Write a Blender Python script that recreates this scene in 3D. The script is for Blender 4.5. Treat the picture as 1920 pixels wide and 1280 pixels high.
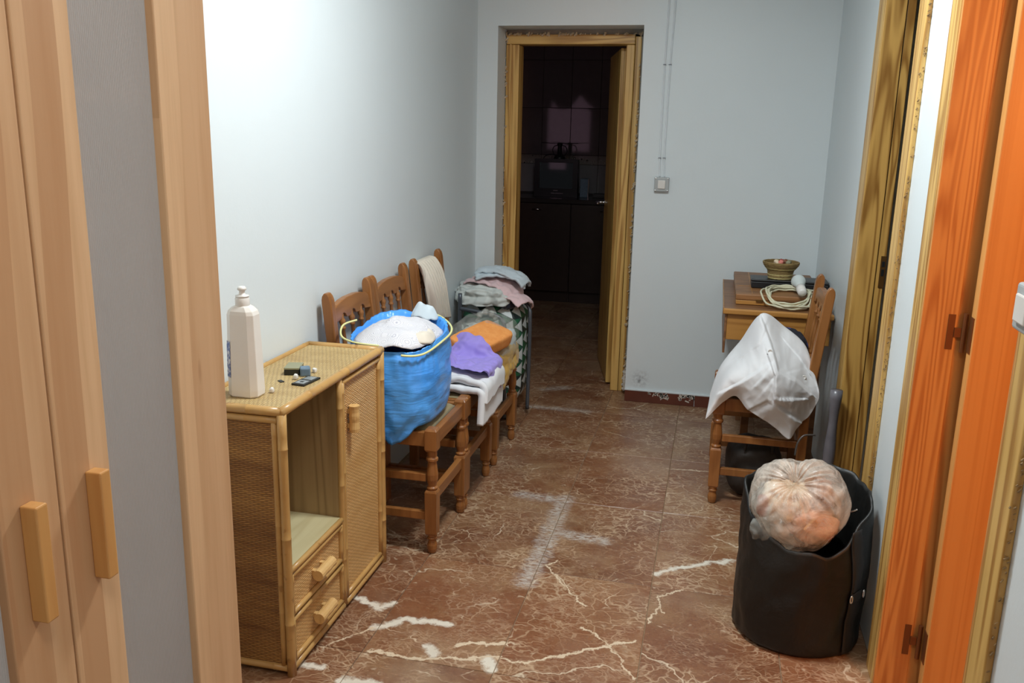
import bpy, bmesh, math, random
import numpy as np
from mathutils import Vector, Matrix, noise as mnoise
PI = math.pi
random.seed(7)
rng = np.random.RandomState(7)
scene = bpy.context.scene
COL = scene.collection
for o in list(bpy.data.objects):
    bpy.data.objects.remove(o, do_unlink=True)

# ------------------------------------------------------------------ camera
YAW, PIT, ROL = math.radians(12.85), math.radians(13.52), math.radians(1.25)
fw = Vector((-math.sin(YAW)*math.cos(PIT), math.cos(YAW)*math.cos(PIT), -math.sin(PIT)))
rt = Vector((math.cos(YAW), math.sin(YAW), 0)); up = rt.cross(fw)
rt2 = math.cos(ROL)*rt + math.sin(ROL)*up; up2 = -math.sin(ROL)*rt + math.cos(ROL)*up
cam = bpy.data.cameras.new('camera'); cam.sensor_width = 36.0; cam.lens = 36.0*1642/1920
cam.clip_start = 0.02; cam.clip_end = 60
camo = bpy.data.objects.new('camera', cam); COL.objects.link(camo)
M = Matrix((rt2, up2, -fw)).transposed().to_4x4(); M.translation = Vector((0, 0, 1.5))
camo.matrix_world = M
scene.camera = camo

# ------------------------------------------------------------------ world, light, exposure
world = bpy.data.worlds.new('world'); scene.world = world; world.use_nodes = True
bg = world.node_tree.nodes['Background']; bg.inputs[0].default_value = (0.75, 0.85, 1.0, 1); bg.inputs[1].default_value = 0.02
def area_light(name, loc, size, power, color, target=None, sizey=None):
    l = bpy.data.lights.new(name, 'AREA'); l.energy = power; l.color = color; l.size = size
    if sizey: l.shape = 'RECTANGLE'; l.size_y = sizey
    o = bpy.data.objects.new(name, l); COL.objects.link(o); o.location = loc
    d = Vector(target if target else (loc[0], loc[1], 0)) - Vector(loc)
    o.rotation_euler = d.to_track_quat('-Z', 'Y').to_euler()
    return o
def point_light(name, loc, r, power, color):
    l = bpy.data.lights.new(name, 'POINT'); l.energy = power; l.color = color; l.shadow_soft_size = r
    o = bpy.data.objects.new(name, l); COL.objects.link(o); o.location = loc
    return o
area_light('hall_ceiling_lamp', (-0.30, 2.40, 2.56), 0.35, 47, (0.91, 0.98, 1.0))
area_light('near_fill_light', (0.0, 0.2, 2.56), 0.5, 12.5, (1.0, 0.93, 0.85))  # soft fill added at the camera end, standing in for bounced light
point_light('side_room_lamp', (1.15, 0.80, 1.75), 0.12, 46, (1.0, 0.345, 0.09))
scene.view_settings.view_transform = 'Standard'
scene.view_settings.look = 'None'
scene.view_settings.exposure = 0.0
scene.view_settings.gamma = 1.0
scene.view_settings.use_curve_mapping = False
scene.cycles.max_bounces = 8; scene.cycles.diffuse_bounces = 4; scene.cycles.glossy_bounces = 3; scene.cycles.transparent_max_bounces = 10

# ------------------------------------------------------------------ materials
def srgb(r, g, b):
    f = lambda c: (c/255/12.92) if c/255 <= 0.04045 else ((c/255+0.055)/1.055)**2.4
    return (f(r), f(g), f(b), 1)
class NT:
    def __init__(s, name):
        s.m = bpy.data.materials.new(name); s.m.use_nodes = True
        s.t = s.m.node_tree; s.n = s.t.nodes; s.b = s.n['Principled BSDF']; s.out = s.n['Material Output']
    def node(s, typ, **kw):
        n = s.n.new(typ)
        for k, v in kw.items(): setattr(n, k, v)
        return n
    def link(s, a, b): s.t.links.new(a, b)
    def inp(s, sock, v):
        if hasattr(v, 'is_linked') or isinstance(v, bpy.types.NodeSocket): s.link(v, sock)
        else: sock.default_value = v
    def math(s, op, a, b=None, c=None, clamp=False):
        n = s.node('ShaderNodeMath', operation=op, use_clamp=clamp)
        for i, v in enumerate((a, b, c)):
            if v is not None: s.inp(n.inputs[i], v)
        return n.outputs[0]
    def vec(s, op, a, b=None, out=0, scale=None):
        n = s.node('ShaderNodeVectorMath', operation=op)
        s.inp(n.inputs[0], a)
        if b is not None: s.inp(n.inputs[1], b)
        if scale is not None: s.inp(n.inputs['Scale'], scale)
        return n.outputs[out]
    def noise(s, v, scale, detail=3, rough=0.5, dist=0, col=False):
        n = s.node('ShaderNodeTexNoise'); s.inp(n.inputs['Vector'], v)
        n.inputs['Scale'].default_value = scale; n.inputs['Detail'].default_value = detail
        n.inputs['Roughness'].default_value = rough; n.inputs['Distortion'].default_value = dist
        return n.outputs['Color' if col else 'Fac']
    def voro(s, v, scale, feature='DISTANCE_TO_EDGE', rand=1.0, out='Distance'):
        n = s.node('ShaderNodeTexVoronoi', feature=feature); s.inp(n.inputs['Vector'], v)
        n.inputs['Scale'].default_value = scale; n.inputs['Randomness'].default_value = rand
        return n.outputs[out]
    def ramp(s, f, stops, interp='LINEAR'):
        n = s.node('ShaderNodeValToRGB'); s.inp(n.inputs[0], f); r = n.color_ramp; r.interpolation = interp
        while len(r.elements) < len(stops): r.elements.new(0.5)
        for e, (p, c) in zip(r.elements, stops): e.position = p; e.color = c if len(c) == 4 else (*c, 1)
        return n.outputs[0]
    def maprange(s, f, a, b, c=0.0, d=1.0, smooth=False):
        n = s.node('ShaderNodeMapRange'); s.inp(n.inputs[0], f)
        if smooth: n.interpolation_type = 'SMOOTHSTEP'
        for i, v in enumerate((a, b, c, d)): s.inp(n.inputs[i+1], v)
        return n.outputs[0]
    def mix(s, f, a, b, blend='MIX'):
        n = s.node('ShaderNodeMix', data_type='RGBA', blend_type=blend)
        s.inp(n.inputs[0], f); s.inp(n.inputs[6], a); s.inp(n.inputs[7], b)
        return n.outputs[2]
    def mapping(s, v, scale=(1, 1, 1), rot=(0, 0, 0), loc=(0, 0, 0)):
        n = s.node('ShaderNodeMapping'); s.inp(n.inputs[0], v)
        n.inputs['Scale'].default_value = scale; n.inputs['Rotation'].default_value = rot; n.inputs['Location'].default_value = loc
        return n.outputs[0]
    def obj(s): return s.node('ShaderNodeTexCoord').outputs['Object']
    def pos(s): return s.node('ShaderNodeNewGeometry').outputs['Position']
    def bump(s, h, strength=0.3, dist=0.01):
        n = s.node('ShaderNodeBump'); s.inp(n.inputs['Height'], h)
        n.inputs['Strength'].default_value = strength; n.inputs['Distance'].default_value = dist
        s.link(n.outputs[0], s.b.inputs['Normal'])
    def base(s, c): s.inp(s.b.inputs['Base Color'], c)
    def set(s, **kw):
        for k, v in kw.items(): s.inp(s.b.inputs[k.replace('_', ' ')], v)
        return s

def plain(name, c, rough=0.5, metal=0.0, vary=0.06, scale=20, bump=0.0, **kw):
    t = NT(name)
    n = t.noise(t.obj(), scale, 4)
    d = tuple(max(0, x*(1-vary*2)) for x in c[:3])+(1,); e = tuple(min(1, x*(1+vary*2)) for x in c[:3])+(1,)
    t.base(t.mix(n, d, e))
    t.set(Roughness=rough, Metallic=metal, **kw)
    if bump: t.bump(n, bump, 0.003)
    return t.m

def wood(name, c1, c2, axis='Z', rings=14, freq=5.0, stretch=0.12, rough=0.42, contrast=1.0, fine=0.25, seedloc=0.0, bump=0.08):
    t = NT(name); co = t.obj()
    sc = {'X': (stretch, 1, 1), 'Y': (1, stretch, 1), 'Z': (1, 1, stretch)}[axis]
    oi = t.node('ShaderNodeObjectInfo')
    v = t.mapping(co, sc, loc=(seedloc, seedloc*1.7, seedloc*.6))
    rnd = t.vec('SCALE', (3.1, 7.7, 1.9), scale=oi.outputs['Random'])
    v = t.vec('ADD', v, rnd)
    n = t.noise(v, freq, 2, 0.45, 0.3)
    w = t.math('SINE', t.math('MULTIPLY', n, rings*2*PI))
    w = t.maprange(w, -1, 1)
    w = t.math('POWER', w, 1.6)
    f = t.noise(t.mapping(co, tuple(3.0 if a > 0.5 else stretch*1.2 for a in sc)), 40, 2)
    fac = t.math('ADD', t.math('MULTIPLY', w, contrast), t.math('MULTIPLY', t.math('SUBTRACT', f, 0.5), fine*2), clamp=True)
    t.base(t.mix(fac, c1, c2)); t.set(Roughness=rough)
    if bump: t.bump(fac, bump, 0.002)
    return t.m

MAT = {}
# painted plaster
t = NT('white_wall_paint'); p = t.pos()
n1 = t.noise(p, 1.3, 4, 0.6); n2 = t.noise(p, 60, 3, 0.6)
scuff = t.maprange(t.noise(p, 9, 5, 0.7), 0.66, 0.78)
low = t.maprange(t.node('ShaderNodeSeparateXYZ').outputs[2], 0.55, 0.05)
sp = [n for n in t.n if n.bl_idname == 'ShaderNodeSeparateXYZ'][0]; t.link(p, sp.inputs[0])
c = t.mix(n1, srgb(212, 220, 223), srgb(221, 229, 231))
c = t.mix(t.math('MULTIPLY', t.math('MULTIPLY', scuff, low), 0.35), c, srgb(120, 118, 118))
# dark mould stain low on the back wall beside the kitchen door
dd = t.vec('DISTANCE', p, (-0.355, 4.872, 0.135), out=1)
st = t.math('MULTIPLY', t.maprange(dd, 0.075, 0.0, smooth=True), t.maprange(t.noise(p, 38, 4, 0.7), 0.42, 0.62))
dd2 = t.vec('DISTANCE', p, (-0.36, 4.872, 0.122), out=1)
st2 = t.maprange(t.math('ADD', dd2, t.math('MULTIPLY', t.noise(p, 80, 2), 0.02)), 0.028, 0.010, smooth=True)
c = t.mix(t.math('MULTIPLY', st, 0.5), c, srgb(120, 118, 124)); c = t.mix(t.math('MULTIPLY', st2, 0.7), c, srgb(95, 95, 100))
t.base(c); t.set(Roughness=0.42)
t.bump(t.math('ADD', t.math('MULTIPLY', n2, 0.3), t.noise(p, 6, 3)), 0.12, 0.01)
MAT['wall'] = t.m
MAT['plaster'] = plain('rough_grey_plaster', srgb(150, 147, 140), 0.9, vary=0.15, scale=25, bump=0.4)
MAT['chip'] = plain('chipped_filler', srgb(190, 172, 145), 0.9, vary=0.3, scale=60, bump=0.5)
MAT['side_wall'] = plain('side_room_paint', srgb(205, 190, 170), 0.7)
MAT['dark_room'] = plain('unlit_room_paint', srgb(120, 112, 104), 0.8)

# red marble floor
t = NT('red_marble'); p = t.pos()
oi = t.node('ShaderNodeObjectInfo')
wn = t.node('ShaderNodeTexWhiteNoise'); t.link(oi.outputs['Location'], wn.inputs['Vector'])
off = t.vec('SCALE', wn.outputs['Color'], scale=17.0)
q = t.vec('ADD', p, off)
warp = t.vec('SCALE', t.vec('SUBTRACT', t.noise(q, 5, 4, 0.6, col=True), (0.5, 0.5, 0.5)), scale=0.16)
qw = t.vec('ADD', q, warp)
base = t.ramp(t.noise(q, 3.2, 5, 0.62), [(0.25, srgb(108, 66, 42)), (0.5, srgb(130, 84, 56)), (0.75, srgb(148, 108, 76))])
tv = t.maprange(wn.outputs['Value'], 0, 1, -0.5, 0.5)
base = t.mix(t.math('ADD', 0.5, tv), base, t.mix(0.35, base, srgb(92, 66, 50)))
beige = t.math('MULTIPLY', t.maprange(t.noise(qw, 2.7, 6, 0.7), 0.46, 0.70), 0.85)
base = t.mix(beige, base, srgb(158, 126, 92))
grain = t.noise(t.mapping(q, (0.55, 1.25, 1)), 85, 4, 0.7)
base = t.mix(t.maprange(grain, 0.56, 0.75, 0, 0.6), base, srgb(176, 140, 108))
base = t.mix(t.maprange(t.noise(q, 120, 3, 0.7), 0.55, 0.7, 0, 0.35), base, srgb(72, 38, 27))
def veins(scale, width, lo, hi, nsc, stretch=(1, 1, 1)):
    v = t.voro(t.mapping(qw, stretch), scale)
    mask = t.maprange(t.noise(q, nsc, 3, 0.6), lo, hi)
    return t.math('MULTIPLY', t.maprange(v, width, width*0.15), mask)
vA = veins(2.2, 0.0075, 0.50, 0.60, 3.0)
vB = veins(6.5, 0.016, 0.54, 0.64, 5.0)
vC = veins(30, 0.085, 0.48, 0.58, 4.0, (0.55, 1.0, 1))
vD = veins(17, 0.045, 0.47, 0.60, 2.2, (0.7, 1.1, 1))
vE = veins(60, 0.12, 0.46, 0.58, 6.0, (0.5, 1.0, 1))
fleck = t.maprange(t.voro(t.mapping(qw, (0.42, 1.25, 1)), 46, 'F1'), 0.24, 0.10)
fleck = t.math('MULTIPLY', fleck, t.maprange(t.noise(q, 9, 3, 0.6), 0.50, 0.62))
base = t.mix(t.math('MULTIPLY', vE, 0.4), base, srgb(190, 160, 130))
base = t.mix(t.math('MULTIPLY', vC, 0.6), base, srgb(196, 170, 140))
base = t.mix(t.math('MULTIPLY', vD, 0.55), base, srgb(190, 160, 128))
base = t.mix(t.math('MULTIPLY', fleck, 0.65), base, srgb(200, 182, 156))
base = t.mix(t.math('MULTIPLY', vB, 0.8), base, srgb(208, 186, 158))
base = t.mix(t.math('MULTIPLY', vA, 0.85), base, srgb(214, 196, 170))
# the large white veins, each where it runs across the tiles
pw = t.vec('ADD', p, t.vec('SCALE', t.vec('SUBTRACT', t.noise(p, 22, 4, 0.65, col=True), (0.5, 0.5, 0.5)), scale=0.065))
pw = t.vec('MULTIPLY', pw, (1, 1, 0))
def polyveins(lines):
    best = None
    for pts, w in lines:
        for (ax, ay), (bx, by) in zip(pts[:-1], pts[1:]):
            L = math.hypot(bx-ax, by-ay); u = ((bx-ax)/L, (by-ay)/L, 0)
            d = t.vec('SUBTRACT', pw, (ax, ay, 0))
            k = t.vec('DOT_PRODUCT', d, u, out=1)
            k = t.math('MINIMUM', t.math('MAXIMUM', k, 0.0), L)
            r = t.vec('DISTANCE', d, t.vec('SCALE', u, scale=k), out=1)
            r = t.math('SUBTRACT', r, w)
            best = r if best is None else t.math('MINIMUM', best, r)
    return best
white = polyveins([
 ([(-0.117, 2.847), (-0.06, 2.899), (0.087, 2.984), (0.148, 3.022)], 0.008),
 ([(-1.066, 2.427), (-0.989, 2.399), (-0.96, 2.38), (-0.933, 2.421)], 0.011),
 ([(-0.931, 2.275), (-0.851, 2.344), (-0.724, 2.347)], 0.012),
 ([(-0.93, 1.996), (-0.816, 2.008)], 0.014), ([(-1.071, 2.036), (-1.0, 2.042)], 0.010),
 ([(-0.74, 2.212), (-0.712, 2.187)], 0.013), ([(-0.538, 2.15), (-0.55, 2.21)], 0.012)])
thin = polyveins([
 ([(-1.043, 2.135), (-0.931, 2.275)], 0.0015),
 ([(-0.523, 2.209), (-0.444, 2.212), (-0.295, 2.312), (-0.146, 2.411)], 0.004),
 ([(-0.907, 2.154), (-0.773, 2.151), (-0.681, 2.167), (-0.519, 2.224)], 0.005),
 ([(-0.665, 2.248), (-0.52, 2.295)], 0.006), ([(-0.466, 2.852), (-0.495, 2.803), (-0.326, 2.569)], 0.002),
 ([(-0.017, 2.76), (-0.098, 2.684), (-0.069, 2.589)], 0.002), ([(-0.081, 2.636), (-0.115, 2.518)], 0.002),
 ([(-0.315, 2.441), (-0.233, 2.387), (-0.127, 2.209)], 0.0015), ([(-0.136, 3.865), (0.056, 3.88)], 0.003)])
dust = polyveins([([(-0.534, 3.40), (-0.530, 2.95), (-0.545, 2.66)], 0.012), ([(-0.52, 3.075), (-0.33, 3.05)], 0.008),
 ([(-0.726, 3.39), (-0.538, 3.375)], 0.008), ([(-0.92, 4.60), (-0.62, 4.60)], 0.004), ([(-0.92, 4.95), (-0.8, 5.03)], 0.010)])
base = t.mix(t.maprange(t.math('ADD', white, t.math('MULTIPLY', t.noise(p, 45, 3), 0.018)), 0.018, 0.004), base, srgb(218, 210, 194))
base = t.mix(t.maprange(t.math('ADD', thin, t.math('MULTIPLY', t.noise(p, 30, 3), 0.006)), 0.0065, 0.0020), base, srgb(212, 192, 164))
dm = t.math('MULTIPLY', t.maprange(dust, 0.045, 0.0, smooth=True), t.maprange(t.noise(t.mapping(p, (0.6, 1.5, 1)), 60, 4, 0.7), 0.38, 0.62))
base = t.mix(t.math('MULTIPLY', dm, 0.85), base, srgb(196, 190, 182))
# dried pale mop patches
haze = t.math('MULTIPLY', t.maprange(t.noise(t.mapping(p, (1, 0.8, 1)), 2.2, 4, 0.6), 0.52, 0.70), 0.28)
base = t.mix(haze, base, srgb(164, 144, 122))
t.base(base)
t.set(Roughness=t.maprange(t.noise(p, 6, 4, 0.6), 0.3, 0.7, 0.26, 0.46))
t.bump(grain, 0.05, 0.002)
MAT['marble'] = t.m
MAT['grout'] = plain('tile_grout', srgb(150, 126, 100), 0.85, vary=0.2, scale=40)
MAT['skirting'] = plain('brown_skirting_tile', srgb(96, 48, 34), 0.3, vary=0.15, scale=14)
MAT['wood_chip'] = plain('chipped_wood', srgb(140, 112, 76), 0.9, vary=0.3, scale=60)
MAT['splash'] = plain('dried_plaster_splash', srgb(205, 196, 184), 0.9, vary=0.1)

MAT['pine'] = wood('varnished_pine', srgb(212, 172, 100), srgb(154, 106, 44), 'Z', rings=5, freq=17, stretch=0.045, contrast=0.85, rough=0.38)
MAT['pine_x'] = wood('varnished_pine_crosswise', srgb(212, 172, 100), srgb(154, 106, 44), 'X', rings=6, freq=13, stretch=0.10, contrast=0.75, rough=0.38)
MAT['jamb'] = wood('bold_grained_pine', srgb(190, 148, 78), srgb(126, 84, 30), 'Z', rings=9, freq=11, stretch=0.085, contrast=0.9, rough=0.4)
MAT['jamb_near'] = wood('bold_grained_pine_near', srgb(208, 152, 86), srgb(172, 108, 52), 'Z', rings=9, freq=17, stretch=0.04, contrast=0.8, rough=0.4)
MAT['leaf'] = wood('door_leaf_veneer', srgb(210, 156, 90), srgb(190, 132, 68), 'Z', rings=4, freq=34, stretch=0.012, contrast=0.5, rough=0.4)
MAT['chair'] = wood('honey_stained_pine', srgb(152, 100, 54), srgb(112, 66, 28), 'Z', rings=4, freq=14, stretch=0.12, contrast=0.5, fine=0.3, rough=0.33, bump=0.03)
MAT['chair_y'] = wood('honey_stained_pine_across', srgb(152, 100, 54), srgb(112, 66, 28), 'Y', rings=4, freq=14, stretch=0.12, contrast=0.5, fine=0.3, rough=0.33, bump=0.03)
MAT['table'] = wood('old_walnut_table', srgb(138, 96, 62), srgb(98, 64, 40), 'X', rings=6, freq=9, stretch=0.1, contrast=0.7, rough=0.45)
MAT['table_edge'] = wood('oak_table_edge', srgb(178, 126, 62), srgb(142, 92, 38), 'X', rings=4, freq=12, stretch=0.08, contrast=0.6, rough=0.4)
MAT['box_wood'] = wood('flat_box_wood', srgb(150, 104, 62), srgb(102, 66, 38), 'X', rings=5, freq=12, stretch=0.1, contrast=0.7, rough=0.5)
MAT['lit_ply'] = wood('lit_oak_foil', srgb(190, 178, 138), srgb(168, 152, 110), 'Y', rings=5, freq=9, stretch=0.1, contrast=0.5, rough=0.5)  # same foil as ply, lightened: light from above put into the shelf colour
MAT['ply'] = wood('grey_oak_foil', srgb(166, 138, 96), srgb(124, 98, 62), 'Z', rings=5, freq=12, stretch=0.06, contrast=0.6, rough=0.55)
MAT['pale_grip'] = wood('pale_cane_grip', srgb(214, 174, 114), srgb(182, 136, 80), 'Y', rings=3, freq=20, stretch=0.1, contrast=0.4, rough=0.4)
MAT['handle_wood'] = wood('beech_handle', srgb(204, 150, 88), srgb(180, 120, 62), 'Z', rings=3, freq=20, stretch=0.1, contrast=0.4, rough=0.4)

# plank-striped maple of the wardrobe
t = NT('striped_maple'); co = t.obj()
ys = t.node('ShaderNodeSeparateXYZ'); t.link(co, ys.inputs[0])
plank = t.math('FLOOR', t.math('ADD', t.math('MULTIPLY', ys.outputs[1], 21.0), t.math('MULTIPLY', t.noise(t.mapping(co, (0, 0, 1)), 0.9, 1), 1.6)))
w1 = t.node('ShaderNodeTexWhiteNoise', noise_dimensions='1D'); t.link(plank, w1.inputs['W'])
g = t.noise(t.vec('ADD', t.mapping(co, (1, 1, 0.045)), t.vec('SCALE', w1.outputs['Color'], scale=9.0)), 34, 4, 0.6)
c = t.mix(w1.outputs['Value'], srgb(190, 144, 104), srgb(224, 184, 142))
c = t.mix(t.maprange(g, 0.42, 0.75, 0, 0.5), c, srgb(176, 126, 82))
kn = t.maprange(t.voro(t.mapping(co, (2.2, 2.2, 0.5)), 7, 'F1'), 0.10, 0.03)
c = t.mix(t.math('MULTIPLY', kn, 0.5), c, srgb(140, 92, 54))
t.base(c); t.set(Roughness=0.42)
MAT['maple'] = t.m
# ribbed frosted plastic of the wardrobe doors (the ribs are geometry)
t = NT('frosted_ribbed_plastic')
t.base(t.mix(t.noise(t.obj(), 4, 3), srgb(200, 194, 192), srgb(212, 206, 204))); t.set(Roughness=0.30)
tr = t.node('ShaderNodeBsdfTransparent'); tr.inputs[0].default_value = (0.92, 0.92, 0.92, 1); mx = t.node('ShaderNodeMixShader'); mx.inputs[0].default_value = 0.80
t.link(tr.outputs[0], mx.inputs[1]); t.link(t.b.outputs[0], mx.inputs[2]); t.link(mx.outputs[0], t.out.inputs[0])
MAT['frost'] = t.m

def weave(name, c1, c2, c3, su, sv, ax=('Y', 'Z'), bandscale=6, bumpd=0.004):
    t = NT(name); s = t.node('ShaderNodeSeparateXYZ'); t.link(t.obj(), s.inputs[0])
    U = s.outputs['XYZ'.index(ax[0])]; V = s.outputs['XYZ'.index(ax[1])]
    wob = t.math('MULTIPLY', t.noise(t.obj(), 26, 2), 0.008)
    V = t.math('ADD', V, wob)
    row = t.math('FLOOR', t.math('MULTIPLY', V, sv))
    par = t.math('MULTIPLY', t.math('MODULO', row, 2.0), PI)
    a = t.math('SINE', t.math('ADD', t.math('MULTIPLY', U, su*PI), par))
    b = t.math('ABSOLUTE', t.math('SINE', t.math('MULTIPLY', V, sv*PI)))
    h = t.math('MULTIPLY', t.maprange(a, -1, 1, 0.35, 1.0), t.math('POWER', b, 0.6))
    n = t.noise(t.mapping(t.obj(), (0.3, 0.3, 1.4) if ax[1] == 'Z' else (0.4, 1.3, 1)), bandscale, 5, 0.7)
    wr = t.node('ShaderNodeTexWhiteNoise', noise_dimensions='1D'); t.link(row, wr.inputs['W'])
    c = t.mix(t.maprange(n, 0.35, 0.65), c2, c1)
    c = t.mix(t.math('MULTIPLY', wr.outputs['Value'], 0.35), c, c2)
    c = t.mix(t.maprange(h, 0.0, 0.60, 0.90, 0), c, c3)
    t.base(c); t.set(Roughness=0.5); t.bump(h, 0.7, bumpd)
    return t.m
MAT['weave_top'] = weave('woven_cane_top', srgb(214, 188, 134), srgb(186, 156, 104), srgb(122, 92, 54), 70, 150, ('Y', 'X'), 8)
MAT['weave_side'] = weave('woven_cane_side', srgb(186, 138, 72), srgb(122, 78, 32), srgb(80, 46, 16), 80, 190, ('X', 'Z'), 7)
MAT['weave_front'] = weave('woven_cane_front', srgb(238, 198, 138), srgb(212, 164, 100), srgb(128, 80, 36), 95, 170, ('Y', 'Z'), 8)
t = NT('cane_pole'); co = t.obj()
c = t.mix(t.noise(co, 7, 4, 0.6), srgb(204, 166, 104), srgb(168, 122, 66))
c = t.mix(t.maprange(t.noise(co, 28, 2), 0.66, 0.72, 0, 0.5), c, srgb(120, 78, 36))
t.base(c); t.set(Roughness=0.32); MAT['cane'] = t.m

def fabric(name, c, rough=0.85, vary=0.06, weave_s=350, sheen=0.2, stain=None):
    t = NT(name); co = t.obj()
    n = t.noise(co, 9, 4, 0.6)
    k = tuple(x*(1-vary*2.5) for x in c[:3])+(1,)
    cc = t.mix(n, k, c)
    if stain: cc = t.mix(t.maprange(t.noise(co, 5, 4, 0.6), 0.55, 0.7, 0, 0.6), cc, stain)
    t.base(cc); t.set(Roughness=rough); t.b.inputs['Sheen Weight'].default_value = sheen
    t.bump(t.noise(co, weave_s, 2, 0.6), 0.15, 0.002)
    return t.m
MAT['white_cotton'] = fabric('white_cotton', srgb(226, 227, 229))
MAT['cream_towel'] = fabric('cream_towelling', srgb(222, 212, 196), weave_s=200)
MAT['khaki'] = fabric('khaki_seat_fabric', srgb(150, 134, 98), vary=0.12, stain=srgb(112, 94, 62))
MAT['lilac'] = fabric('lilac_cotton', srgb(158, 142, 222))
MAT['pale_lilac'] = fabric('pale_lilac_cotton', srgb(206, 204, 226))
MAT['pink'] = fabric('pink_towelling', srgb(226, 196, 198))
MAT['pale_blue'] = fabric('pale_blue_towelling', srgb(200, 214, 222))
MAT['grey_sheet'] = fabric('grey_white_bed_sheet', srgb(206, 212, 208))
MAT['yellow'] = fabric('yellow_cloth', srgb(206, 166, 84), vary=0.15)
MAT['navy'] = fabric('dark_navy_cloth', srgb(26, 30, 46))
t = NT('navy_print'); co = t.obj()
c = t.mix(t.maprange(t.voro(co, 26, 'F1'), 0.30, 0.22), srgb(20, 24, 38), srgb(52, 66, 150))
c = t.mix(t.maprange(t.voro(t.vec('ADD', co, (3, 1, 2)), 20, 'F1'), 0.20, 0.14), c, srgb(150, 160, 190))
t.base(c); t.set(Roughness=0.8); MAT['navy_print'] = t.m
t = NT('orange_knit'); co = t.obj()
c = t.mix(t.noise(co, 30, 4, 0.7), srgb(214, 118, 40), srgb(244, 176, 104))
t.base(c); t.set(Roughness=0.75); t.bump(t.noise(co, 120, 3), 0.3, 0.004); MAT['orange'] = t.m
t = NT('white_lace'); co = t.obj()
d = t.voro(co, 22, 'F1'); ring = t.math('ABSOLUTE', t.math('SINE', t.math('MULTIPLY', d, 26)))
e = t.maprange(t.noise(co, 5, 2), 0.40, 0.52)
f = t.math('MULTIPLY', t.maprange(ring, 0.30, 0.05), e)
t.base(t.mix(t.math('MULTIPLY', f, 0.75), srgb(212, 210, 214), srgb(140, 140, 160))); t.set(Roughness=0.85)
t.bump(ring, 0.3, 0.003); MAT['lace'] = t.m
# green and dark triangles on white (trolley bag)
t = NT('triangle_print'); s = t.node('ShaderNodeSeparateXYZ'); t.link(t.obj(), s.inputs[0])
U = t.math('MULTIPLY', t.math('ADD', s.outputs[0], s.outputs[1]), 11.0); V = t.math('MULTIPLY', s.outputs[2], 13.0)
fu = t.math('FRACT', U); fv = t.math('FRACT', V)
tri = t.math('LESS_THAN', fu, t.math('ABSOLUTE', t.math('SUBTRACT', t.math('MULTIPLY', fv, 2.0), 1.0)))
wn = t.node('ShaderNodeTexWhiteNoise', noise_dimensions='2D')
cb = t.node('ShaderNodeCombineXYZ'); t.link(t.math('FLOOR', U), cb.inputs[0]); t.link(t.math('FLOOR', V), cb.inputs[1]); t.link(cb.outputs[0], wn.inputs['Vector'])
pc = t.ramp(wn.outputs['Value'], [(0, srgb(24, 92, 60)), (0.5, srgb(22, 40, 40)), (0.8, srgb(40, 70, 66))], 'CONSTANT')
ln = t.math('LESS_THAN', t.math('ABSOLUTE', t.math('SUBTRACT', fu, t.math('ABSOLUTE', t.math('SUBTRACT', t.math('MULTIPLY', fv, 2.0), 1.0)))), 0.08)
c = t.mix(tri, srgb(196, 206, 206), pc); c = t.mix(ln, c, srgb(30, 60, 50))
t.base(c); t.set(Roughness=0.45); MAT['triangles'] = t.m
# plastics
t = NT('blue_bag_plastic'); co = t.obj()
t.base(t.mix(t.noise(co, 7, 3), srgb(44, 136, 238), srgb(104, 182, 250))); t.set(Roughness=0.28)
t.b.inputs['Subsurface Weight'].default_value = 0.0
t.bump(t.noise(t.mapping(co, (0.6, 0.6, 3.0), rot=(0.35, 0.3, 0)), 14, 4, 0.55, 0.6), 0.30, 0.012); MAT['blue_plastic'] = t.m
MAT['drawstring'] = plain('pale_yellow_cord', srgb(216, 214, 150), 0.5)
def film(name, tint, cover_lo, cover_hi, nscale):
    t = NT(name); co = t.obj()
    t.base(tint); t.set(Roughness=0.22)
    tr = t.node('ShaderNodeBsdfTransparent'); tr.inputs[0].default_value = (0.97, 0.96, 0.94, 1)
    mx = t.node('ShaderNodeMixShader')
    n = t.noise(co, nscale, 4, 0.65, 1.2)
    t.link(t.maprange(n, 0.32, 0.70, cover_lo, cover_hi), mx.inputs[0])
    t.link(tr.outputs[0], mx.inputs[1]); t.link(t.b.outputs[0], mx.inputs[2]); t.link(mx.outputs[0], t.out.inputs[0])
    t.bump(n, 0.5, 0.01)
    return t.m
MAT['film'] = film('milky_plastic_film', srgb(232, 224, 212), 0.20, 0.66, 16)
MAT['clear_film'] = film('clear_plastic_film', srgb(206, 210, 204), 0.06, 0.42, 9)
t = NT('black_nylon'); co = t.obj()
t.base(t.mix(t.noise(co, 5, 3), srgb(11, 11, 10), srgb(21, 21, 19))); t.set(Roughness=0.5)
t.bump(t.noise(co, 9, 4, 0.6, 0.6), 0.4, 0.012); MAT['nylon'] = t.m
MAT['strap'] = plain('black_webbing', srgb(28, 26, 24), 0.6, scale=150)
MAT['chrome'] = plain('chrome', (0.75, 0.75, 0.75, 1), 0.2, 1.0, vary=0.02)
MAT['brass'] = plain('aged_brass', srgb(120, 88, 48), 0.4, 0.8)
MAT['hinge'] = plain('worn_hinge_metal', srgb(120, 78, 46), 0.45, 0.6)
MAT['steel'] = plain('grey_enamelled_tube', srgb(92, 98, 106), 0.35, 0.5)
MAT['white_plastic'] = plain('white_plastic', srgb(222, 218, 212), 0.35, vary=0.02)
MAT['bottle'] = plain('white_bottle_plastic', srgb(226, 220, 212), 0.3, vary=0.02, **{'Subsurface_Weight': 0.0})
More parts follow.
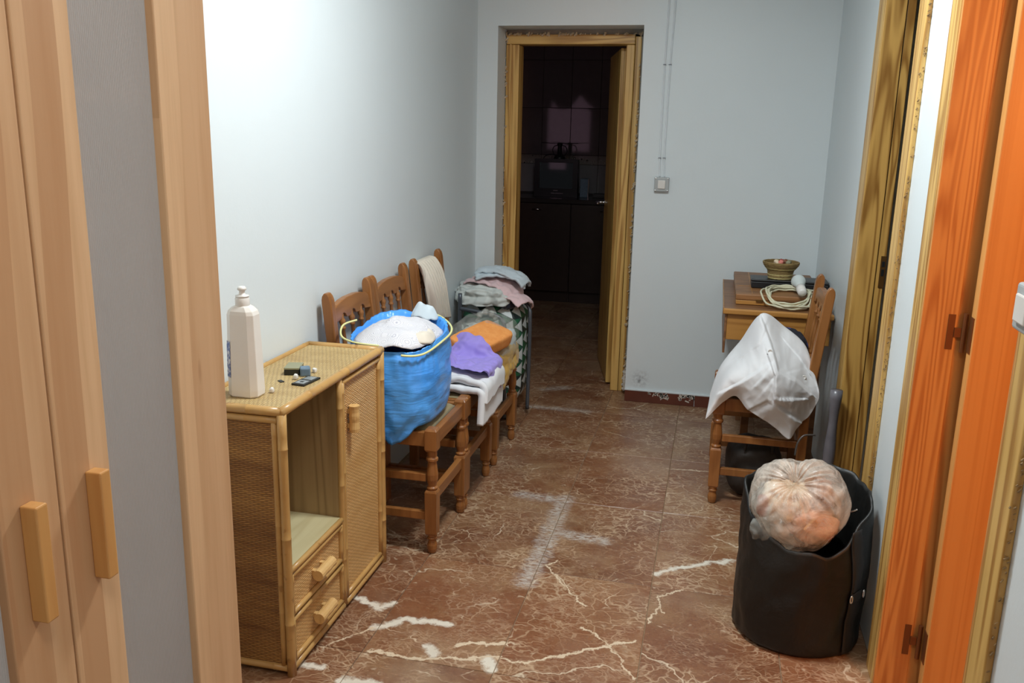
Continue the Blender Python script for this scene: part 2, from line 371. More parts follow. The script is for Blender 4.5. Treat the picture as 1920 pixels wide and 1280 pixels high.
t = NT('bottle_label'); s = t.node('ShaderNodeSeparateXYZ'); t.link(t.obj(), s.inputs[0])
n = t.noise(t.mapping(t.obj(), (1, 1, 0.45)), 190, 2)
t.base(t.mix(t.maprange(n, 0.47, 0.53), srgb(208, 208, 216), srgb(66, 88, 150))); t.set(Roughness=0.35); MAT['label'] = t.m
MAT['grey_plastic'] = plain('light_grey_plastic', srgb(172, 176, 176), 0.4, vary=0.03)
MAT['cable_white'] = plain('cream_cable', srgb(208, 204, 176), 0.45, vary=0.04)
MAT['conduit'] = plain('white_painted_cable', srgb(222, 228, 232), 0.5, vary=0.03)
MAT['clip'] = plain('grey_cable_clip', srgb(140, 146, 152), 0.5)
MAT['black_case'] = plain('black_case', srgb(24, 25, 28), 0.38)
t = NT('frosted_bulb'); t.base(srgb(196, 204, 202)); t.set(Roughness=0.18); MAT['bulb'] = t.m
t = NT('coiled_straw'); s = t.node('ShaderNodeSeparateXYZ'); t.link(t.obj(), s.inputs[0])
c = t.mix(t.noise(t.obj(), 60, 3), srgb(156, 132, 82), srgb(104, 82, 44))
t.base(c); t.set(Roughness=0.75); t.bump(t.noise(t.obj(), 140, 2), 0.5, 0.003); MAT['straw'] = t.m
MAT['straw_light'] = plain('pale_straw', srgb(186, 168, 112), 0.75, vary=0.15, scale=90, bump=0.4)
MAT['coral'] = plain('coral_paper', srgb(214, 130, 116), 0.6); MAT['red'] = plain('dark_red', srgb(150, 46, 34), 0.45)
MAT['cream'] = plain('cream_paper', srgb(226, 206, 178), 0.6); MAT['terracotta'] = plain('terracotta_clay', srgb(206, 142, 104), 0.6)
MAT['brown'] = plain('brown_thing', srgb(120, 74, 50), 0.6); MAT['tan'] = plain('tan_card', srgb(206, 140, 76), 0.6)
MAT['olive'] = plain('olive_card', srgb(142, 140, 112), 0.5); MAT['ink'] = plain('ink_black', srgb(26, 28, 28), 0.4)
MAT['slate'] = plain('slate_blue', srgb(98, 120, 138), 0.4, vary=0.2, scale=80); MAT['lens'] = plain('grey_window', srgb(132, 136, 136), 0.15)
# kitchen
MAT['wenge'] = plain('dark_wenge', srgb(48, 34, 28), 0.35, vary=0.15)
MAT['worktop'] = plain('dark_worktop', srgb(50, 44, 42), 0.25)
MAT['ktile'] = plain('glazed_beige_tile', srgb(142, 136, 138), 0.06, vary=0.04)
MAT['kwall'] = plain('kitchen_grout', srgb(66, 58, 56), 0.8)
t = NT('border_tile'); co = t.obj()
n = t.voro(co, 17, 'F1'); rr = t.math('ABSOLUTE', t.math('SINE', t.math('MULTIPLY', n, 40)))
t.base(t.mix(t.maprange(rr, 0.3, 0.7), srgb(24, 20, 20), srgb(176, 164, 156))); t.set(Roughness=0.15); MAT['border'] = t.m
MAT['tv'] = plain('tv_black', srgb(22, 22, 24), 0.35); MAT['screen'] = plain('tv_screen', srgb(84, 90, 94), 0.10, vary=0.02)
t = NT('dusk_window_pane'); t.base((0, 0, 0, 1)); t.b.inputs['Emission Color'].default_value = srgb(226, 180, 205); t.b.inputs['Emission Strength'].default_value = 0.8
MAT['dusk'] = t.m
MAT['curtain'] = plain('dark_valance', srgb(60, 52, 54), 0.9)
MAT['check'] = plain('dark_checked_bag', srgb(52, 46, 42), 0.7, vary=0.3, scale=30)
MAT['umbrella'] = plain('grey_plastic_sheet', srgb(104, 102, 108), 0.3, vary=0.15)

# ------------------------------------------------------------------ mesh helpers
ORI = {}
class MB:
    def __init__(s): s.v = []; s.f = []
    def add(s, vs, fs):
        o = len(s.v); s.v += [tuple(v) for v in vs]; s.f += [tuple(i+o for i in f) for f in fs]; return s
    def box(s, a, b, mat=None):
        x0, y0, z0 = a; x1, y1, z1 = b
        vs = [(x0, y0, z0), (x1, y0, z0), (x1, y1, z0), (x0, y1, z0), (x0, y0, z1), (x1, y0, z1), (x1, y1, z1), (x0, y1, z1)]
        if mat is not None: vs = [mat @ Vector(v) for v in vs]
        return s.add(vs, [(0, 3, 2, 1), (4, 5, 6, 7), (0, 1, 5, 4), (1, 2, 6, 5), (2, 3, 7, 6), (3, 0, 4, 7)])
    def cbox(s, c, size, rz=0, rx=0, ry=0):
        m = Matrix.Translation(c) @ Matrix.Rotation(rz, 4, 'Z') @ Matrix.Rotation(ry, 4, 'Y') @ Matrix.Rotation(rx, 4, 'X')
        h = [k/2 for k in size]
        return s.box((-h[0], -h[1], -h[2]), h, m)
    def grid(s, P, cu=False, cv=False):
        # P: (nu, nv, 3) array
        nu, nv = P.shape[:2]; vs = P.reshape(-1, 3).tolist(); fs = []
        for i in range(nu if cu else nu-1):
            for j in range(nv if cv else nv-1):
                a, b = i, (i+1) % nu; c, d = j, (j+1) % nv
                fs.append((a*nv+c, b*nv+c, b*nv+d, a*nv+d))
        return s.add(vs, fs)
    def closed(s, P):
        nu, nv = P.shape[:2]; o = len(s.v); s.grid(P, cu=True)
        s.f.append(tuple(o+i*nv for i in range(nu))); s.f.append(tuple(o+i*nv+nv-1 for i in reversed(range(nu)))); return s
    def rings(s, R, cap0=True, cap1=True):
        # list of closed rings with equal point counts
        n = len(R[0]); vs = [p for r in R for p in r]; fs = []
        for i in range(len(R)-1):
            for j in range(n):
                k = (j+1) % n
                fs.append((i*n+j, i*n+k, (i+1)*n+k, (i+1)*n+j))
        if cap0: fs.append(tuple(reversed(range(n))))
        if cap1: fs.append(tuple((len(R)-1)*n+j for j in range(n)))
        return s.add(vs, fs)
    def lathe(s, prof, seg=20, c=(0, 0, 0), sx=1.0, sy=1.0, mat=None):
        R = []
        for r, z in prof:
            r = max(r, 1e-4)
            R.append([(c[0]+r*sx*math.cos(2*PI*k/seg), c[1]+r*sy*math.sin(2*PI*k/seg), c[2]+z) for k in range(seg)])
        if mat is not None: R = [[tuple(mat @ Vector(p)) for p in r] for r in R]
        return s.rings(R)
    def tube(s, path, r, seg=8, closed=False, caps=True):
        P = [Vector(p) for p in path]; n = len(P); R = []
        tprev = None; nrm = None
        for i in range(n):
            if closed: tg = (P[(i+1) % n]-P[i-1])
            else: tg = P[min(i+1, n-1)]-P[max(i-1, 0)]
            if tg.length < 1e-9: tg = tprev or Vector((0, 0, 1))
            tg.normalize()
            if nrm is None:
                a = Vector((0, 0, 1)) if abs(tg.z) < 0.9 else Vector((1, 0, 0)); nrm = tg.cross(a).normalized()
            else:
                nrm = (nrm - tg*nrm.dot(tg)); nrm.normalize()
            b = tg.cross(nrm); rr = r[i] if isinstance(r, (list, tuple)) else r
            R.append([tuple(P[i]+rr*(math.cos(2*PI*k/seg)*nrm+math.sin(2*PI*k/seg)*b)) for k in range(seg)])
            tprev = tg
        if closed:
            R.append(R[0]); return s.rings(R, False, False)
        return s.rings(R, caps, caps)
    def prism(s, poly, a, b, axis='X'):
        # 2-D polygon extruded along axis from a to b
        def pt(u, v, w): return {'X': (w, u, v), 'Y': (u, w, v), 'Z': (u, v, w)}[axis]
        n = len(poly); vs = [pt(u, v, a) for u, v in poly]+[pt(u, v, b) for u, v in poly]
        fs = [tuple(range(n)), tuple(reversed(range(n, 2*n)))]+[(i, i+n, (i+1) % n+n, (i+1) % n) for i in range(n)]
        return s.add(vs, fs)
    def build(s, name, mat, parent=None, smooth=False, bevel=0, seg=2, solid=0, sub=0, local=False, kind=None, label=None):
        me = bpy.data.meshes.new(name)
        o0 = (0, 0, 0) if (local or parent is None) else ORI.get(parent.name, (0, 0, 0))
        me.from_pydata([(v[0]-o0[0], v[1]-o0[1], v[2]-o0[2]) for v in s.v], [], s.f); me.update()
        bm = bmesh.new(); bm.from_mesh(me); bmesh.ops.recalc_face_normals(bm, faces=bm.faces); bm.to_mesh(me); bm.free()
        m = MAT[mat] if isinstance(mat, str) else mat
        me.materials.append(m)
        if smooth:
            for p in me.polygons: p.use_smooth = True
        o = bpy.data.objects.new(name, me); COL.objects.link(o)
        if parent is not None: o.parent = parent; ORI[o.name] = o0
        if solid:
            k = o.modifiers.new('solid', 'SOLIDIFY'); k.thickness = solid; k.offset = 0
        if bevel:
            k = o.modifiers.new('bevel', 'BEVEL'); k.width = bevel; k.segments = seg; k.limit_method = 'ANGLE'; k.angle_limit = math.radians(40)
            if smooth is False:
                pass
        if sub:
            k = o.modifiers.new('sub', 'SUBSURF'); k.levels = sub; k.render_levels = sub
        if kind: o['kind'] = kind
        if label: o['label'] = label
        return o

def thing(name, label, cat, loc=(0, 0, 0), rz=0, group=None):
    o = bpy.data.objects.new(name, None); COL.objects.link(o); o.empty_display_size = 0.1
    o.location = loc; o.rotation_euler = (0, 0, rz); o['label'] = label; o['category'] = cat
    if group: o['group'] = group
    ORI[o.name] = tuple(loc)
    return o
def tag(o, label, cat, group=None):
    o['label'] = label; o['category'] = cat
    if group: o['group'] = group
    return o
def struct(name, mb, mat, parent=None, **kw):
    o = mb.build(name, mat, parent, **kw)
    if parent is None: o['kind'] = 'structure'
    return o
def sroot(name, loc=(0, 0, 0)):
    o = bpy.data.objects.new(name, None); COL.objects.link(o); o.empty_display_size = 0.1
    o.location = loc; o['kind'] = 'structure'; ORI[o.name] = tuple(loc); return o
def nz(x, y, z, s=1.0, seed=0.0):
    return mnoise.noise(Vector((x*s+seed, y*s+seed*1.3, z*s-seed)))
def fbm(x, y, z, s=1.0, seed=0.0, o=3):
    return sum(nz(x, y, z, s*2**k, seed+k*7.1)/2**k for k in range(o))
def smooth_path(pts, n=8, closed=False):
    P = [Vector(p) for p in pts]; out = []; m = len(P)
    rngi = range(m if closed else m-1)
    for i in rngi:
        p0 = P[i-1] if (i > 0 or closed) else P[i]; p1 = P[i]; p2 = P[(i+1) % m]
        p3 = P[(i+2) % m] if (i+2 < m or closed) else p2
        for k in range(n):
            t_ = k/n
            out.append(0.5*((2*p1)+(p2-p0)*t_+(2*p0-5*p1+4*p2-p3)*t_*t_+(3*p1-p0-3*p2+p3)*t_**3))
    if not closed: out.append(P[-1])
    return out

# ------------------------------------------------------------------ cloth (settled with a small position-based solver)
def sd_box(c, h, rz=0.0):
    c = np.array(c); h = np.array(h); cr, sr = math.cos(rz), math.sin(rz)
    R = np.array([[cr, sr, 0], [-sr, cr, 0], [0, 0, 1]])
    def f(x):
        p = (x-c) @ R.T; q = np.abs(p)-h
        out = np.maximum(q, 0); d = np.linalg.norm(out, axis=1)
        ins = q.max(axis=1) < 0
        g = np.where(d[:, None] > 1e-9, out/np.maximum(d, 1e-9)[:, None], 0)*np.sign(p)
        k = q.argmax(axis=1); gi = np.zeros_like(p); gi[np.arange(len(p)), k] = np.sign(p[np.arange(len(p)), k])
        d = np.where(ins, q.max(axis=1), d); g = np.where(ins[:, None], gi, g)
        return d, g @ R
    return f
def sd_ell(c, r):
    c = np.array(c); r = np.array(r)
    def f(x):
        p = x-c; k = np.linalg.norm(p/r, axis=1); g = p/(r*r); gl = np.linalg.norm(g, axis=1)+1e-9
        return k*(k-1)/np.maximum(gl, 1e-9), g/gl[:, None]
    return f
def sd_plane(z):
    def f(x):
        g = np.zeros_like(x); g[:, 2] = 1; return x[:, 2]-z, g
    return f
def drape(P, cols, steps=160, iters=8, thick=0.006, bend=0.05, fric=0.6, pins=None, g=0.0009, damp=0.97):
    nu, nv = P.shape[:2]; x = P.reshape(-1, 3).copy(); prev = x.copy(); idx = np.arange(nu*nv).reshape(nu, nv)
    cons = []
    def addc(a, b, w):
        a = a.ravel(); b = b.ravel()
        cons.append((a, b, np.linalg.norm(x[a]-x[b], axis=1), w))
    for par in (0, 1):
        addc(idx[par:-1:2, :], idx[par+1::2, :][:idx[par:-1:2, :].shape[0]], 1.0)
        addc(idx[:, par:-1:2], idx[:, par+1::2][:, :idx[:, par:-1:2].shape[1]], 1.0)
    for pi in (0, 1):
        for pj in (0, 1):
            A = idx[pi:-1:2, pj:-1:2]; B = idx[pi+1::2, pj+1::2][:A.shape[0], :A.shape[1]]; addc(A, B, 0.3)
            A = idx[pi+1::2, pj:-1:2]; B = idx[pi:-1:2, pj+1::2]
            k0 = min(A.shape[0], B.shape[0]); k1 = min(A.shape[1], B.shape[1]); addc(A[:k0, :k1], B[:k0, :k1], 0.3)
    for par in range(4):
        A = idx[par:-2:4, :]; B = idx[par+2::4, :][:A.shape[0]]; addc(A, B, bend)
        A = idx[:, par:-2:4]; B = idx[:, par+2::4][:, :A.shape[1]]; addc(A, B, bend)
    pin = idx[pins[0], pins[1]].ravel() if pins is not None else None
    pp = x[pin].copy() if pin is not None else None
    for st in range(steps):
        v = (x-prev)*damp; prev = x.copy(); x = x+v; x[:, 2] -= g
        for it in range(iters):
            for a, b, L, w in cons:
                if len(a) == 0: continue
                d = x[b]-x[a]; l = np.linalg.norm(d, axis=1)+1e-9
                c = (d*((l-L)/l*0.5*w)[:, None]); x[a] += c; x[b] -= c
            if it % 2 == 1 or it == iters-1:
                for f in cols:
                    d, gr = f(x); m = d < thick
                    if m.any():
                        x[m] += gr[m]*(thick-d[m])[:, None]
                        dv = x[m]-prev[m]; dn = (dv*gr[m]).sum(axis=1)[:, None]*gr[m]; x[m] -= (dv-dn)*fric
            if pin is not None: x[pin] = pp
    return x.reshape(nu, nv, 3)
def sheet(c, su, sv, nu, nv, rz=0, jitter=0.004, seed=1):
    r = np.random.RandomState(seed); u = np.linspace(-su/2, su/2, nu); v = np.linspace(-sv/2, sv/2, nv)
    U, V = np.meshgrid(u, v, indexing='ij'); cr, sr = math.cos(rz), math.sin(rz)
    P = np.stack([c[0]+cr*U-sr*V, c[1]+sr*U+cr*V, np.full_like(U, c[2])], axis=2)
    for i in range(nu):
        for j in range(nv):
            P[i, j, 2] += 0.03*fbm(P[i, j, 0], P[i, j, 1], 0, 7, seed*3.3)
    return P+r.randn(*P.shape)*jitter*0.2

def blob(c, r, nu=40, nv=24, amp=0.12, freq=6, seed=0, flat=None, power=2.0, rz=0):
    """closed lumpy bundle; a superellipsoid with fold-like noise, optionally flattened below"""
    P = np.zeros((nu, nv, 3)); cr, sr = math.cos(rz), math.sin(rz)
    sg = lambda a, e: math.copysign(abs(a)**e, a)
    for i in range(nu):
        th = 2*PI*i/nu
        for j in range(nv):
            ph = -PI/2+PI*(j+0.02)/(nv-1+0.04)
            e = 2.0/power
            d = (sg(math.cos(ph), e)*sg(math.cos(th), e), sg(math.cos(ph), e)*sg(math.sin(th), e), sg(math.sin(ph), e))
            k = 1+amp*(fbm(d[0]*r[0], d[1]*r[1], d[2]*r[2], freq/max(r), seed))
            x, y, z = d[0]*r[0]*k, d[1]*r[1]*k, d[2]*r[2]*k
            z = c[2]+z
            if flat is not None: z = max(z, flat)
            P[i, j] = (c[0]+cr*x-sr*y, c[1]+sr*x+cr*y, z)
    return P
def blob_obj(name, mat, c, r, parent=None, **kw):
    P = blob(c, r, **kw); mb = MB(); mb.grid(P, cu=True)
    nu, nv = P.shape[:2]
    mb.f.append(tuple(i*nv for i in range(nu))); mb.f.append(tuple(i*nv+nv-1 for i in reversed(range(nu))))
    return mb.build(name, mat, parent, smooth=True)

# ================================================================== SETTING
XL, XR, YB, YF, ZC = -1.341, 0.540, 4.872, -1.0, 2.62
WT = 0.12
# floor: grout bed with every marble tile on it
floor = struct('floor', MB().box((-2.6, YF-0.1, -0.12), (2.5, 8.6, -0.004)), 'grout')
tile_cache = {}
def tile(x0, x1, y0, y1, th=0.006):
    g = 0.0012; w, d = round(x1-x0, 4), round(y1-y0, 4)
    if (w, d) not in tile_cache:
        mb = MB(); hx, hy, b = w/2-g, d/2-g, 0.0012
        lo = [(-hx, -hy, -th), (hx, -hy, -th), (hx, hy, -th), (-hx, hy, -th)]
        mi = [(a, c, -b) for a, c, _ in lo]
        tp = [(-hx+b, -hy+b, 0), (hx-b, -hy+b, 0), (hx-b, hy-b, 0), (-hx+b, hy-b, 0)]
        mb.rings([lo, mi, tp]); o = mb.build('floor_tile', 'marble', floor, local=True); tile_cache[(w, d)] = o.data
    else:
        o = bpy.data.objects.new('floor_tile', tile_cache[(w, d)]); COL.objects.link(o); o.parent = floor
    o.location = ((x0+x1)/2, (y0+y1)/2, 0)
def cuts(a, b, o, p):
    e = [a]; k = math.ceil((a-o)/p+1e-6)
    while o+k*p < b-0.005: e.append(o+k*p); k += 1
    e.append(b)
    return [(p0, p1) for p0, p1 in zip(e[:-1], e[1:]) if p1-p0 > 0.03]
for x0, x1 in cuts(XL, XR, -0.522, 0.40):
    for y0, y1 in cuts(0.0, 5.08, 3.985, 0.615): tile(x0, x1, y0, min(y1, 5.08))
for x0, x1 in cuts(-2.2, 0.08, -0.93, 0.40):
    for y0, y1 in cuts(5.08, 7.72, 5.08, 0.615): tile(x0, x1, y0, y1)
for x0, x1 in cuts(XR, 1.5, 0.278, 0.40):
    for y0, y1 in cuts(1.3, 3.5, 3.985, 0.615): tile(x0, x1, y0, y1)

def wallprism(name, poly_boxes, mat='wall'):
    mb = MB()
    for a, b in poly_boxes: mb.box(a, b)
    return struct(name, mb, mat)
wallprism('wall_left', [((XL-WT, YF-WT, 0), (XL, YB, ZC))])
wallprism('wall_front', [((XL, YF-WT, 0), (XR, YF, ZC))])
# back wall with the kitchen doorway
DX0, DX1, DZ = -1.226, -0.438, 2.053
wallprism('wall_back', [((-2.3, YB, 0), (DX0, 5.12, ZC)), ((DX1, YB, 0), (0.66, 5.12, ZC)), ((DX0, YB, DZ), (DX1, 5.12, ZC))])
# right wall with two doorways
D2 = (2.86, 3.49); D3 = (1.635, 2.37); DH = 2.06
wallprism('wall_right', [((XR, YF-WT, 0), (XR+WT, D3[0], ZC)), ((XR, D3[1], 0), (XR+WT, D2[0], ZC)), ((XR, D2[1]+0.04, 0), (0.628, D2[1]+0.12, ZC)), ((XR, D2[1]+0.12, 0), (XR+WT, YB, ZC)),
                         ((XR, D3[0], DH), (XR+WT, D3[1], ZC)), ((XR, D2[0], DH), (XR+WT, D2[1]+0.04, ZC))])
struct('ceiling', MB().box((-2.6, YF-0.2, ZC), (2.5, 8.6, ZC+0.1)), 'wall')
# side rooms behind the right-hand doorways
wallprism('wall_side_middle', [((XR+WT, 2.58, 0), (2.4, 2.66, ZC))], 'side_wall')
wallprism('wall_side_near', [((XR+WT, 0.1, 0), (2.4, 0.2, ZC))], 'side_wall')
wallprism('wall_side_outer', [((2.4, 0.1, 0), (2.5, 5.0, ZC))], 'side_wall')
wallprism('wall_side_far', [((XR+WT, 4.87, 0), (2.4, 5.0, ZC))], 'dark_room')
# kitchen shell
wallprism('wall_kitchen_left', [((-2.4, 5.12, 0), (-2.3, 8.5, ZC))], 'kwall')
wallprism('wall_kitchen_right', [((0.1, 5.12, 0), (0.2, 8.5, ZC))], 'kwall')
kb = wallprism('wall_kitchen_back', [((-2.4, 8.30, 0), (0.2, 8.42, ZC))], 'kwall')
# skirting tiles on the back wall
bb = sroot('baseboard_back', (0, YB, 0))
for x0, x1 in ((DX1-0.0, -0.045), (-0.042, 0.358), (0.361, XR)):
    MB().box((x0, YB-0.010, 0.0), (x1, YB, 0.066)).build('skirting_tile', 'skirting', bb, bevel=0.0015)
MB().box((DX1-0.002, YB-0.013, 0.0655), (XR, YB, 0.0745)).build('skirting_grout', 'wall', bb, bevel=0.002)
def splash(cx, w, seed):
    r = random.Random(seed); mb = MB()
    for k in range(26):
        x = cx+w*(r.random()-0.5); z = 0.064-abs(r.gauss(0, 0.016)); ln = 0.008+0.02*r.random(); a = r.random()*PI
        z = max(0.012, z)
        mb.cbox((x, YB-0.0108, z), (ln, 0.0016, 0.0045+0.003*r.random()), ry=a)
    return mb
splash(-0.245, 0.11, 3).build('plaster_splash', 'splash', bb); splash(-0.085, 0.08, 5).build('plaster_splash', 'splash', bb)

# ---- kitchen door
d1 = sroot('door_1', (-0.85, 5.05, 0))
Y0, Y1 = 5.05, 5.17
fr = [(-1.222, -1.147), (-0.545, -0.463)]
MB().box((fr[0][0], Y0, 0), (fr[0][1], Y1, 1.972)).build('jamb', 'pine', d1, bevel=0.004)
jr = MB().box((fr[1][0], Y0, 0), (-0.4985, Y1, 1.972)).build('jamb', 'pine', d1, bevel=0.004)
MB().box((-0.4965, Y0+0.003, 0), (fr[1][1], Y1, 2.015)).build('casing', 'pine', d1, bevel=0.004)
MB().box((-1.200, Y0-0.006, 0), (-1.192, Y0+0.002, 1.98)).build('bead', 'pine', d1, bevel=0.002)
MB().box((fr[0][0], Y0+0.001, 1.974), (-0.4985, Y1, 2.026)).build('head', 'pine_x', d1, bevel=0.004)
# rough filler round the frame
mb = MB()
mb.box((DX0, Y0+0.03, 0), (fr[0][0]-0.001, Y1, 2.05)); mb.box((fr[1][1]+0.001, Y0+0.01, 0), (DX1, Y1, 2.05)); mb.box((DX0, Y0+0.03, 2.028), (DX1, Y1, 2.0525))
mb.build('mortar_fill', 'plaster', d1)
def chips(path, n, seed, size=0.008):
    r = random.Random(seed); mb = MB(); L = len(path)-1
    for k in range(n):
        f = r.random()*L; i = min(int(f), L-1); p = Vector(path[i]).lerp(Vector(path[i+1]), f-i)
        s = size*(0.4+r.random())
        mb.cbox((p.x+r.gauss(0, 0.0025), p.y+r.gauss(0, 0.002), p.z), (s*0.8, s*0.7, s*(1+2*r.random())), r.random(), r.random(), r.random())
    return mb
chips([(-1.222, 5.046, 0.02), (-1.222, 5.046, 2.027), (-0.465, 5.046, 2.027), (-0.461, 5.046, 0.02)], 200, 4).build('chipped_edge', 'chip', d1, kind='stuff')
chips([(-0.452, 4.99, 0.03), (-0.452, 5.0, 0.16)], 25, 9, 0.016).build('plaster_lump', 'splash', d1, kind='stuff')
# leaf standing open into the kitchen
hinge = Vector((-0.552, 5.175, 0)); a = math.radians(102)
def leafM(): return Matrix.Translation(hinge) @ Matrix.Rotation(a, 4, 'Z')
LM = leafM(); W = 0.66
lf = MB().box((0, 0, 0.012), (W, 0.035, 1.965), LM).build('door_leaf', 'pine', d1, bevel=0.003)
for z0, z1 in ((0.20, 0.82), (0.95, 1.82)):
    m = MB(); x0, x1 = 0.12, W-0.12
    for bx in (((x0, -0.008, z0), (x0+0.035, 0.001, z1)), ((x1-0.035, -0.008, z0), (x1, 0.001, z1)), ((x0+0.035, -0.008, z0), (x1-0.035, 0.001, z0+0.035)), ((x0+0.035, -0.008, z1-0.035), (x1-0.035, 0.001, z1))):
        m.box(bx[0], bx[1], LM)
    m.build('panel_moulding', 'pine', lf, bevel=0.004)
for sgn, y in ((1, 0.035), (-1, 0.0)):
    m = MB(); hp = LM @ Vector((W-0.06, y, 1.06)); nrm = (LM.to_3x3() @ Vector((0, sgn, 0))); al = LM.to_3x3() @ Vector((-1, 0, 0))
    m.tube([hp, hp+nrm*0.05], 0.009, 10); m.tube(smooth_path([hp+nrm*0.05, hp+nrm*0.055+al*0.02, hp+nrm*0.055+al*0.11]), 0.008, 10)
    m.tube([hp, hp+nrm*0.006], 0.022, 14)
    m.build('handle', 'chrome', lf, smooth=True)

# ---- far door in the right wall (standing open on a dark room)
d2 = sroot('door_2', (XR, 3.17, 0))
MB().box((0.525, D2[1]+0.0005, 0), (XR-0.0005, D2[1]+0.128, DH+0.08)).build('casing', 'pine', d2, bevel=0.003)
MB().box((0.525, D2[0]-0.105, 0), (XR, D2[0], DH+0.08)).build('casing', 'pine', d2, bevel=0.003)
MB().box((0.5255, D2[0], DH-0.02), (XR, D2[1], DH+0.08)).build('head', 'pine', d2, bevel=0.003)
MB().box((0.526, D2[1]-0.012, 0), (0.598, D2[1]+0.039, DH-0.021)).build('jamb', 'jamb', d2, bevel=0.002)
MB().box((0.6005, D2[1]-0.006, 0), (0.630, D2[1]+0.039, DH-0.021)).build('jamb_rebate', 'jamb', d2, bevel=0.002)
MB().box((0.526, D2[0], 0), (XR+WT, D2[0]+0.012, DH-0.021)).build('jamb', 'jamb', d2, bevel=0.002)
sp_ = MB().box((0.612, D2[1]-0.009, 0.955), (0.632, D2[1]-0.0055, 1.075)).build('strike_plate', 'brass', d2, bevel=0.001)
MB().box((0.617, D2[1]-0.0105, 1.0), (0.627, D2[1]-0.0088, 1.025)).box((0.617, D2[1]-0.0105, 1.035), (0.627, D2[1]-0.0088, 1.055)).build('latch_hole', 'ink', sp_)
chips([(0.532, D2[0]-0.107, 0.3), (0.532, D2[0]-0.107, 2.1)], 200, 14, 0.0024).build('chipped_edge', 'wood_chip', d2, kind='stuff')

# ---- near door in the right wall, leaf folded back into the lit side room
d3 = sroot('door_3', (XR, 2.0, 0))
MB().box((0.525, D3[1], 0), (XR, D3[1]+0.093, DH+0.07)).build('casing', 'pine', d3, bevel=0.003)
MB().box((0.525, D3[0]-0.09, 0), (XR, D3[0], DH+0.07)).build('casing', 'pine', d3, bevel=0.003)
MB().box((0.5255, D3[0], DH-0.02), (XR, D3[1], DH+0.07)).build('head', 'pine', d3, bevel=0.003)
MB().box((0.5265, D3[1]-0.014, 0), (0.612, D3[1], DH-0.021)).build('jamb', 'jamb_near', d3, bevel=0.002)
MB().box((0.612, D3[1]-0.004, 0), (XR+WT, D3[1], DH-0.021)).build('jamb_rebate', 'jamb_near', d3, bevel=0.002)
MB().box((0.5265, D3[0], 0), (XR+WT, D3[0]+0.014, DH-0.021)).build('jamb', 'jamb_near', d3, bevel=0.002)
lf3 = MB().box((0.638, D3[1]-0.065, 0.01), (1.33, D3[1]-0.027, DH-0.03)).build('door_leaf', 'leaf', d3, bevel=0.003)
for z in (1.03, 0.16):
    h = MB().box((0.590, D3[1]-0.0165, z-0.045), (0.606, D3[1]-0.013, z+0.045)).tube([(0.628, D3[1]-0.022, z-0.05), (0.628, D3[1]-0.022, z+0.05)], 0.006, 10)
    h.box((0.606, D3[1]-0.020, z-0.012), (0.630, D3[1]-0.016, z+0.012)).box((0.636, D3[1]-0.060, z-0.045), (0.639, D3[1]-0.030, z+0.045))
    h.build('hinge', 'hinge', d3)
chips([(0.532, D3[0]-0.092, 0.3), (0.532, D3[0]-0.092, 2.1)], 220, 15, 0.0024).build('chipped_edge', 'wood_chip', d3, kind='stuff')

# kitchen wall tiles, decorative border, and the window that the glaze mirrors
TW = 0.27
def ktile(x0, x1, z0, z1, mat, k):
    mb = MB(); mb.cbox(((x0+x1)/2, 8.294, (z0+z1)/2), (x1-x0-0.004, 0.012, z1-z0-0.004), rz=0.004*math.sin(k*2.3), rx=0.004*math.cos(k*1.7))
    mb.build('wall_tile' if mat == 'ktile' else 'border_tile', mat, kb, bevel=0.0015, seg=1)
k = 0
for i in range(-3, 5):
    x0 = -1.375-0.001+i*TW
    for z0, z1, m in ((0.94, 1.205, 'ktile'), (1.205, 1.290, 'border'), (1.290, 1.715, 'ktile'), (1.715, 2.14, 'ktile'), (2.14, 2.56, 'ktile')):
        ktile(x0, x0+TW, z0, z1, m, k); k += 1
w1 = sroot('window_1', (-1.88, 5.14, 1.4))
MB().box((-2.18, 5.121, 1.28), (-1.62, 5.126, 1.94)).build('pane', 'dusk', w1)
m = MB()
for bx in (((-2.22, 5.122, 1.24), (-2.18, 5.16, 1.98)), ((-1.62, 5.122, 1.24), (-1.58, 5.16, 1.98)), ((-2.18, 5.122, 1.24), (-1.62, 5.16, 1.28)), ((-2.18, 5.122, 1.94), (-1.62, 5.16, 1.98))): m.box(*bx)
m.build('window_frame', 'wenge', w1, bevel=0.003)
P = np.zeros((50, 8, 3))
for i in range(50):
    x = -2.2+0.62*i/49
    for j in range(8): P[i, j] = (x, 5.185+0.012*math.sin(i*0.9), 2.04-(0.10+0.16*abs(math.sin((x+2.2)*7.6)))*j/7)
MB().grid(P).build('valance', 'curtain', w1, smooth=True, solid=0.003)

# ================================================================== THINGS
def wrinkle(S, amp, freq, seed=0.0, aniso=(1, 1, 1)):
    du = np.gradient(S, axis=0); dv = np.gradient(S, axis=1); N = np.cross(du, dv); N /= np.linalg.norm(N, axis=2)[..., None]+1e-9
    O = S.copy()
    for i in range(S.shape[0]):
        for j in range(S.shape[1]):
            x, y, z = S[i, j]*np.array(aniso)
            h = 1-2*abs(nz(x, y, z, freq, seed)+0.35*nz(x, y, z, freq*2.3, seed+5))
            O[i, j] = S[i, j]+N[i, j]*amp*(h*0.7+0.5*nz(x, y, z, freq*0.6, seed+9))
    return O
